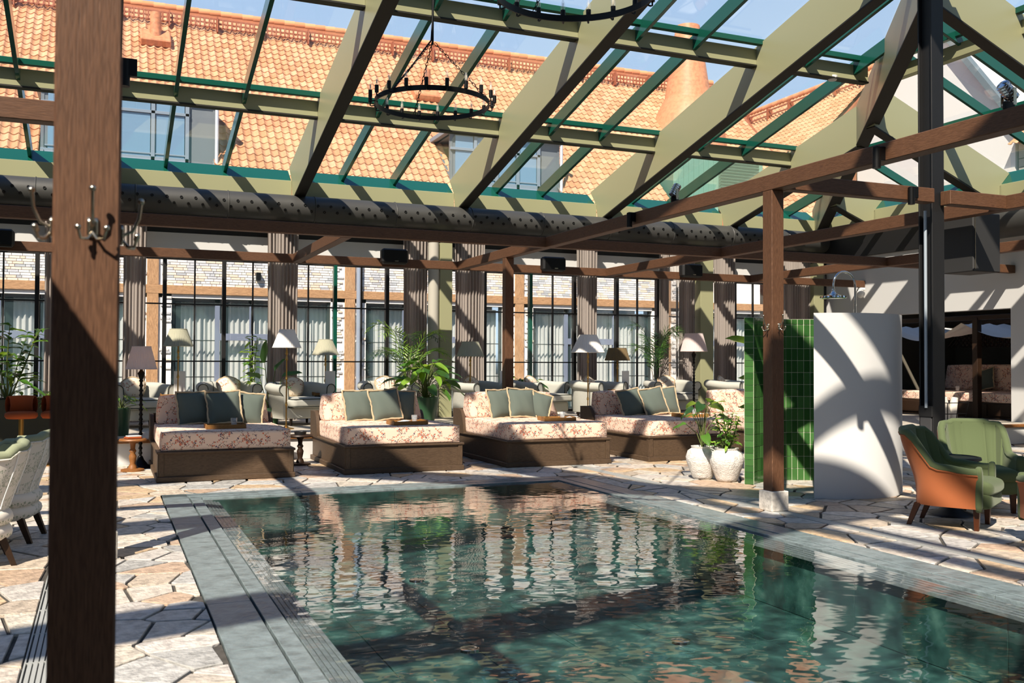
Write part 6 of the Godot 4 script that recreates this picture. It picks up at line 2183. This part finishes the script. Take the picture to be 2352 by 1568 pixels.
func stage_hooks() -> void:
	hook_set("brass coat hook on the front of the thick near post", Vector3(-0.032, 1.826, -2.58), 0.0, 1.0)
	hook_set("brass coat hook on the side of the thick near post towards the bar stools", Vector3(-0.122, 1.83, -2.64), deg_to_rad(-90), 1.0)
	hook_set("brass coat hook on the side of the thick near post towards the pool", Vector3(0.032, 1.82, -2.66), deg_to_rad(90), 1.0)
	hook_set("nickel coat hook on the pool face of the post on a white stone block", Vector3(6.2, 1.86, -7.93), deg_to_rad(-90), 1.25)
	hook_set("nickel coat hook on the front face of the post on a white stone block", Vector3(6.285, 1.865, -7.875), 0.0, 1.25)

# ---------------------------------------------------------------- plants
func leaf_mesh(l: float, w: float, droop: float, fold := 0.25, tip := 1.6) -> ArrayMesh:
	# grows along +z from the origin, face up (+y)
	var b := MB.new()
	b.grid(4, 8, func(u: float, v: float) -> Vector3:
		var s := (u * 2 - 1)
		var ww := w / 2 * pow(sin(PI * clampf(pow(v, 0.8) * 0.94 + 0.05, 0.0, 1.0)), 1.0 / tip)
		if v > 0.97: ww *= 0.2
		return Vector3(s * ww, absf(s) * ww * fold - droop * v * v * l + 0.01 * sin(v * 9.0) * absf(s), v * l * (1.0 - 0.15 * droop * v)), Vector2(1, 1), true)
	return b.mesh()

func grow(o: Node3D, mesh: Mesh, m: Material, at: Vector3, dir: Vector3, roll := 0.0, scale := 1.0) -> void:
	var z := dir.normalized()
	var x := Vector3.UP.cross(z)
	if x.length() < 0.05: x = Vector3.RIGHT
	x = x.normalized()
	var y := z.cross(x)
	var bas := Basis(x, y, z) * Basis(Vector3.BACK, roll)
	part(o, "leaf", mesh, m, Transform3D(bas.scaled(Vector3.ONE * scale), at))

# arching clump: stems from the pot, one broad leaf each
func broad_plant(o: Node3D, n: int, reach: float, high: float, l: float, w: float, mats: Array, base: Vector3) -> void:
	var meshes := [leaf_mesh(l, w, 0.25), leaf_mesh(l * 0.9, w * 0.9, 0.4), leaf_mesh(l * 1.1, w, 0.55)]
	for k in n:
		var a := k * 2.399 + rng.randf_range(-0.3, 0.3)
		var t := (k + 0.5) / n
		var out := reach * (0.25 + 0.75 * t) * rng.randf_range(0.8, 1.1)
		var up := high * (1.05 - 0.75 * t * t) * rng.randf_range(0.85, 1.1)
		var tip := base + Vector3(cos(a) * out, up, sin(a) * out)
		var mid := base + Vector3(cos(a) * out * 0.35, up * 0.65, sin(a) * out * 0.35)
		var b := MB.new()
		b.tube([base, mid, tip], [0.008, 0.006, 0.004], 5)
		part(o, "stalk", b.mesh(), M.stem)
		grow(o, meshes[k % 3], mats[rng.randi() % mats.size()], tip, Vector3(cos(a), rng.randf_range(-0.45, 0.5), sin(a)), rng.randf_range(-0.5, 0.5), rng.randf_range(0.8, 1.15))

# upright stems set with alternate leaves
func cane_plant(o: Node3D, stems: int, high: float, l: float, w: float, per: int, mats: Array, base: Vector3, spread: float) -> void:
	var meshes := [leaf_mesh(l, w, 0.3), leaf_mesh(l * 0.85, w, 0.5)]
	for s in stems:
		var a := TAU * s / stems + rng.randf()
		var top := base + Vector3(cos(a) * spread, high * rng.randf_range(0.75, 1.05), sin(a) * spread)
		var p0 := base + Vector3(cos(a) * 0.03, 0, sin(a) * 0.03)
		var b := MB.new()
		b.tube([p0, p0.lerp(top, 0.5) + Vector3(rng.randf_range(-0.03, 0.03), 0, rng.randf_range(-0.03, 0.03)), top], [0.012, 0.009, 0.005], 6)
		part(o, "stem", b.mesh(), M.stem)
		for k in per:
			var t := 0.25 + 0.75 * (k + 1.0) / per
			var la := a + k * 2.4
			grow(o, meshes[k % 2], mats[rng.randi() % mats.size()], p0.lerp(top, t), Vector3(cos(la), rng.randf_range(0.0, 0.7), sin(la)), rng.randf_range(-0.3, 0.3), rng.randf_range(0.7, 1.1))

# palm: arching fronds with thin leaflets, each frond one part
func palm_plant(o: Node3D, n: int, l: float, high: float, base: Vector3, m: Array) -> void:
	for k in n:
		var a := k * 2.399 + rng.randf_range(-0.2, 0.2)
		var rise := high * rng.randf_range(0.6, 1.0)
		var b := MB.new()
		var pts := []
		for j in 12:
			var t := j / 11.0
			var out := l * t * (0.35 + 0.65 * t)
			pts.append(base + Vector3(cos(a) * out, rise * sin(t * PI * 0.62), sin(a) * out))
		b.tube(pts, 0.006, 5)
		for j in range(4, 12):
			for q in 2:
				for sd in [-1.0, 1.0]:
					var p: Vector3 = pts[j].lerp(pts[maxi(j - 1, 0)], q * 0.5)
					var fw: Vector3 = (pts[j] - pts[j - 1]).normalized()
					var side: Vector3 = fw.cross(Vector3.UP).normalized() * sd
					var ll := 0.3 * sin(PI * clampf((j - 3.0 + q * 0.5) / 9.6, 0.05, 0.95)) + 0.08
					var tip := p + (side * 0.8 + fw * 0.75 + Vector3(0, -0.22, 0)).normalized() * ll
					var wv := fw * 0.013
					var md := p.lerp(tip, 0.5) + Vector3(0, 0.025, 0)
					b.tri(p - wv * 0.4, md + wv, md - wv)
					b.tri(md - wv, md + wv, tip)
		part(o, "frond", b.mesh(), m[rng.randi() % m.size()])

func pot(o: Node3D, prof: Array, m: Material, soil_y: float, soil_r: float, called := "pot") -> void:
	var b := MB.new()
	b.lathe(prof, 32)
	part(o, called, b.mesh(), m)
	var s := MB.new()
	s.disc(Vector3(0, soil_y, 0), soil_r)
	part(o, "soil", s.mesh(), M.soil)

func stage_plants() -> void:
	rng.seed = 77
	# two white clay pots by the shower
	var prof := [Vector2(0.0, 0.0), Vector2(0.11, 0.0), Vector2(0.135, 0.03), Vector2(0.2, 0.2), Vector2(0.215, 0.28), Vector2(0.19, 0.36), Vector2(0.14, 0.395), Vector2(0.15, 0.42), Vector2(0.13, 0.42), Vector2(0.12, 0.39)]
	var a := thing("potted_schefflera", "glossy umbrella plant in a rough white clay pot beside the green tiled wall", "plant", Vector3(7.23, 0, -10.08), 0, "plants in white clay pots")
	pot(a, prof, M.clay, 0.385, 0.125)
	cane_plant(a, 5, 0.5, 0.11, 0.05, 16, [M.leaf, M.leaf_light, M.leaf_dark], Vector3(0, 0.38, 0), 0.16)
	broad_plant(a, 16, 0.16, 0.12, 0.1, 0.045, [M.leaf_light, M.leaf], Vector3(0, 0.4, 0))
	var a2 := thing("potted_rubber_plant", "broad leaved plant in the white clay pot that stands behind", "plant", Vector3(7.1, 0, -10.42), 0, "plants in white clay pots")
	pot(a2, prof, M.clay, 0.385, 0.125)
	broad_plant(a2, 15, 0.3, 0.62, 0.22, 0.13, [M.leaf, M.leaf_dark, M.leaf_light], Vector3(0, 0.38, 0))
	# bird of paradise leaves over the tiled wall
	var c := thing("strelitzia", "tall banana leaved plant rising behind the green tiled shower wall", "plant", Vector3(8.55, 0, -11.0))
	pot(c, [Vector2(0.0, 0.0), Vector2(0.16, 0.0), Vector2(0.2, 0.35), Vector2(0.18, 0.35), Vector2(0.17, 0.3)], M.greenpot, 0.3, 0.17)
	for e in [[-1.2, 1.95, 0.1, 0.6, -0.9], [-1.2, 1.45, 0.2, 0.42, -0.9], [-1.2, 1.05, 0.2, 0.42, -0.9], [0.6, 1.7, -0.3, 0.4, 0.4]]:
		var tip := Vector3(e[0] * 0.16, e[1] - 0.25, e[2] * 0.3)
		var b := MB.new()
		b.tube([Vector3(0, 0.3, 0), Vector3(tip.x * 0.4, tip.y * 0.6, tip.z * 0.4), tip], [0.02, 0.014, 0.009], 6)
		part(c, "stalk", b.mesh(), M.stem)
		grow(c, leaf_mesh(e[3], 0.22, 0.12, 0.5), M.leaf, tip, Vector3(e[4], 0.3, e[2]), 0.3)
	# lounge plants
	var f := thing("potted_ficus", "upright leafy plant behind the armchair of the first daybed", "plant", Vector3(2.62, PLAT, -18.1), 0.0)
	pot(f, [Vector2(0.0, 0.0), Vector2(0.15, 0.0), Vector2(0.19, 0.38), Vector2(0.17, 0.38), Vector2(0.16, 0.33)], M.greenpot, 0.34, 0.16)
	cane_plant(f, 3, 1.2, 0.24, 0.085, 15, [M.leaf_light, M.leaf, M.leaf_light], Vector3(-0.12, 0.33, 0), 0.12)
	var f2 := thing("bird_of_paradise", "dark paddle leaved plant beside the upright ficus", "plant", Vector3(2.72, PLAT, -17.45), 0.0)
	pot(f2, [Vector2(0.0, 0.0), Vector2(0.14, 0.0), Vector2(0.17, 0.3), Vector2(0.15, 0.3), Vector2(0.14, 0.26)], M.greenpot, 0.27, 0.15)
	for e in [[-0.1, 1.0, 0.0, 0.42, 0.0, 1.2], [0.2, 0.75, 0.1, 0.36, 0.9, 0.25], [-0.2, 0.72, 0.15, 0.3, -0.7, 0.3], [0.05, 0.45, 0.2, 0.32, 0.4, 0.2], [-0.12, 0.4, 0.2, 0.3, -0.5, 0.0], [0.1, 0.85, -0.1, 0.3, 0.5, 0.7]]:
		var tip := Vector3(e[0], e[1] + 0.1, e[2])
		var b := MB.new()
		b.tube([Vector3(0, 0.27, 0), Vector3(e[0] * 0.4, e[1] * 0.6, e[2] * 0.4), tip], [0.012, 0.009, 0.006], 6)
		part(f2, "stalk", b.mesh(), M.stem)
		grow(f2, leaf_mesh(e[3], 0.16, 0.1, 0.45), M.leaf_dark, tip, Vector3(e[4], e[5], 0.2), 0.5)
	var p := thing("potted_palm", "feathery kentia palm between the second daybed's armchair and a grey curtain", "plant", Vector3(5.45, PLAT, -18.0), 0.0)
	pot(p, [Vector2(0.0, 0.0), Vector2(0.16, 0.0), Vector2(0.2, 0.36), Vector2(0.18, 0.36), Vector2(0.17, 0.32)], M.greenpot, 0.32, 0.17)
	palm_plant(p, 11, 0.75, 1.55, Vector3(0, 0.32, 0), [M.leaf, M.leaf_dark, M.leaf_light])
	var s := thing("potted_peace_lily", "lush broad leaved plant in a green glazed pot behind the second daybed", "plant", Vector3(5.25, PLAT, -16.25), 0.0)
	pot(s, [Vector2(0.0, 0.0), Vector2(0.13, 0.0), Vector2(0.2, 0.3), Vector2(0.23, 0.5), Vector2(0.21, 0.5), Vector2(0.2, 0.45)], M.greenpot, 0.45, 0.2)
	broad_plant(s, 46, 0.46, 0.62, 0.34, 0.16, [M.leaf, M.leaf_dark, M.leaf_light, M.leaf_dark], Vector3(0, 0.45, 0))
	var q := thing("bird_nest_fern", "low spreading broad leaved plant behind the armchair at the pergola post", "plant", Vector3(8.05, PLAT, -18.35), 0.0)
	pot(q, [Vector2(0.0, 0.0), Vector2(0.14, 0.0), Vector2(0.2, 0.6), Vector2(0.18, 0.6), Vector2(0.17, 0.55)], M.greenpot, 0.56, 0.17)
	broad_plant(q, 20, 0.4, 0.22, 0.34, 0.12, [M.leaf, M.leaf_light, M.leaf_dark], Vector3(0, 0.56, 0))
	var r := thing("slender_palm", "slender dark palm before the glazing behind the fourth daybed", "plant", Vector3(11.25, PLAT, -18.35), 0.0)
	pot(r, [Vector2(0.0, 0.0), Vector2(0.15, 0.0), Vector2(0.19, 0.36), Vector2(0.17, 0.36), Vector2(0.16, 0.32)], M.greenpot, 0.32, 0.16)
	palm_plant(r, 9, 0.55, 1.75, Vector3(0, 0.32, 0), [M.leaf_dark, M.leaf])
	# planter greenery behind the stools
	var u := thing("planter_shrub", "large glossy leaved shrub growing in the planter behind the bar stools", "plant", Vector3(-1.35, 0.9, -16.35), 0.0)
	cane_plant(u, 7, 1.05, 0.3, 0.12, 12, [M.leaf, M.leaf_dark, M.leaf_dark], Vector3.ZERO, 0.42)
	broad_plant(u, 12, 0.5, 0.3, 0.28, 0.11, [M.leaf_dark, M.leaf], Vector3.ZERO)
	var v := thing("spider_plant", "arching grassy plant in the planter beside the thick post", "plant", Vector3(-0.68, 0.9, -16.3), 0.0)
	var lm := leaf_mesh(0.42, 0.03, 0.7, 0.3, 2.5)
	for k in 40:
		var an := k * 2.399
		grow(v, lm, [M.leaf_light, M.leaf][k % 2], Vector3(cos(an) * 0.05, 0.0, sin(an) * 0.05), Vector3(cos(an), rng.randf_range(0.3, 1.6), sin(an)), 0.0, rng.randf_range(0.6, 1.1))
	# spray of leaves beside the black lamp
	var w := thing("trailing_fern", "small trailing fern on the platform behind the black iron lamp", "plant", Vector3(0.24, PLAT, -15.6), 0.0)
	pot(w, [Vector2(0.0, 0.0), Vector2(0.1, 0.0), Vector2(0.13, 0.42), Vector2(0.11, 0.42), Vector2(0.1, 0.38)], M.greenpot, 0.39, 0.1)
	broad_plant(w, 14, 0.25, 0.2, 0.16, 0.04, [M.leaf, M.leaf_light], Vector3(0, 0.39, 0))

# ---------------------------------------------------------------- canopied daybed in the side room
func stage_alcove() -> void:
	var o := thing("canopy_daybed", "dark wooden daybed bench with floral mattress under a white canopy in the side room", "daybed", Vector3(17.0, PLAT - 0.01, -15.0))
	# front faces -x
	bx(o, "base", M.darkwood, Vector3(0.9, 0.16, 0), Vector3(1.8, 0.32, 4.4), 0.006)
	for k in 5:
		bx(o, "drawer", M.darkwood, Vector3(-0.012, 0.17, -1.76 + k * 0.88), Vector3(0.024, 0.24, 0.84), 0.006)
	var m := MB.new()
	m.cushion(Vector3(0.9, 0.42, 0), Vector3(1.76, 0.2, 4.36), 0.03, 0.008, Basis(), 10)
	part(o, "mattress", m.mesh(), M.floral)
	var b := MB.new()
	b.cushion(Vector3(1.75, 0.8, 0), Vector3(0.28, 0.6, 4.3), 0.05, 0.02, Basis(Vector3.BACK, -0.18), 10)
	part(o, "backrest", b.mesh(), M.floral)
	for z in [-2.05, 0.35, 1.6]:
		bx(o, "canopy_post", M.darkwood, Vector3(-0.2, 1.05, -z * -1.0), Vector3(0.13, 2.1, 0.13), 0.006)
	bx(o, "canopy_rail", M.darkwood, Vector3(-0.2, 2.1, 0), Vector3(0.1, 0.1, 4.4), 0.006)
	bx(o, "canopy_rail", M.darkwood, Vector3(1.9, 2.1, 0), Vector3(0.1, 0.1, 4.4), 0.006)
	var lat := MB.new()
	for k in 40:
		for s in [-1.0, 1.0]:
			lat.box(Vector3(2.0, 1.75, -2.2 + k * 0.115), Vector3(0.02, 0.62, 0.025), 0.0, Basis(Vector3.RIGHT, s * 0.78))
	part(o, "lattice", lat.mesh(), M.darkwood)
	var c := thing("canopy_cloth", "white cloth draped in swags over the canopied daybed", "canopy", Vector3(17.0, PLAT, -15.0))
	var cb := MB.new()
	cb.grid(20, 60, func(u: float, v: float) -> Vector3:
		var z := lerpf(2.15, -2.15, v)
		var sag := 0.34 * absf(sin(v * PI * 2.0)) * (0.5 + 0.5 * cos(u * 1.4))
		return Vector3(lerpf(-0.25, 1.85, u), 1.98 - sag * (0.4 + 0.6 * (1.0 - u)) + 0.02 * sin(u * 30.0 + v * 5.0), z), Vector2(2, 4), false)
	part(c, "drape", cb.mesh(), M.canvas)
	var pm := pillow_mesh(0.5, 0.09)
	var fm := fringe_mesh(0.5)
	for i in 3:
		var p := thing("throw_pillow", "grey-green fringed pillow leaning on the canopied daybed, %s" % ["nearest the white wall pier", "in the middle", "beside the canopy post"][i], "pillow", Vector3(18.45, PLAT + 0.76, -14.0 - [0.0, 0.5, 1.9][i]), 0, "pillows on the canopied daybed")
		p.basis = Basis(Vector3.UP, -PI / 2) * Basis(Vector3.RIGHT, -0.35) * Basis(Vector3.BACK, [0.1, -0.15, 0.3][i])
		part(p, "cover", pm, M.pillow)
		part(p, "fringe", fm, M.fringe)
	var g2 := thing("glass_tumbler", "clear tumbler standing on the canopied daybed mattress edge", "glass", Vector3(17.3, PLAT + 0.522, -15.6))
	tumbler_parts(g2)
	# basket of rolled towels
	var k2 := thing("towel_basket", "black wire basket on the platform step behind the velvet chairs", "basket", Vector3(14.2, PLAT, -13.05))
	for y in [0.02, 0.22, 0.42]:
		var rb := MB.new()
		var rr: float = 0.2 + y * 0.14
		var pts := []
		for q in 4: pts.append(Vector3([-1, 1, 1, -1][q] * rr, y, [-1, -1, 1, 1][q] * rr))
		rb.tube(pts, 0.008, 6, false, true)
		part(k2, "wire_hoop", rb.mesh(), M.iron)
	for e in [[-1, -1], [0, -1], [1, -1], [1, 0], [1, 1], [0, 1], [-1, 1], [-1, 0]]:
		var rb := MB.new()
		rb.tube([Vector3(e[0] * 0.2, 0.02, e[1] * 0.2), Vector3(e[0] * 0.26, 0.42, e[1] * 0.26)], 0.008, 6)
		part(k2, "wire_upright", rb.mesh(), M.iron)
	for i in 3:
		var tw := thing("rolled_towel", "white towel stuffed in the black wire basket", "towel", Vector3(14.2 + [-0.08, 0.08, 0.0][i], PLAT + 0.05, -13.05 + [0.05, 0.06, -0.08][i]), 0, "towels in the wire basket")
		var tb := MB.new()
		tb.tube([Vector3(0, 0, 0), Vector3(0, 0.2, 0), Vector3([-0.05, 0.05, 0.0][i], 0.46, 0)], [0.075, 0.085, 0.06], 14)
		part(tw, "roll", tb.mesh(), M.canvas)
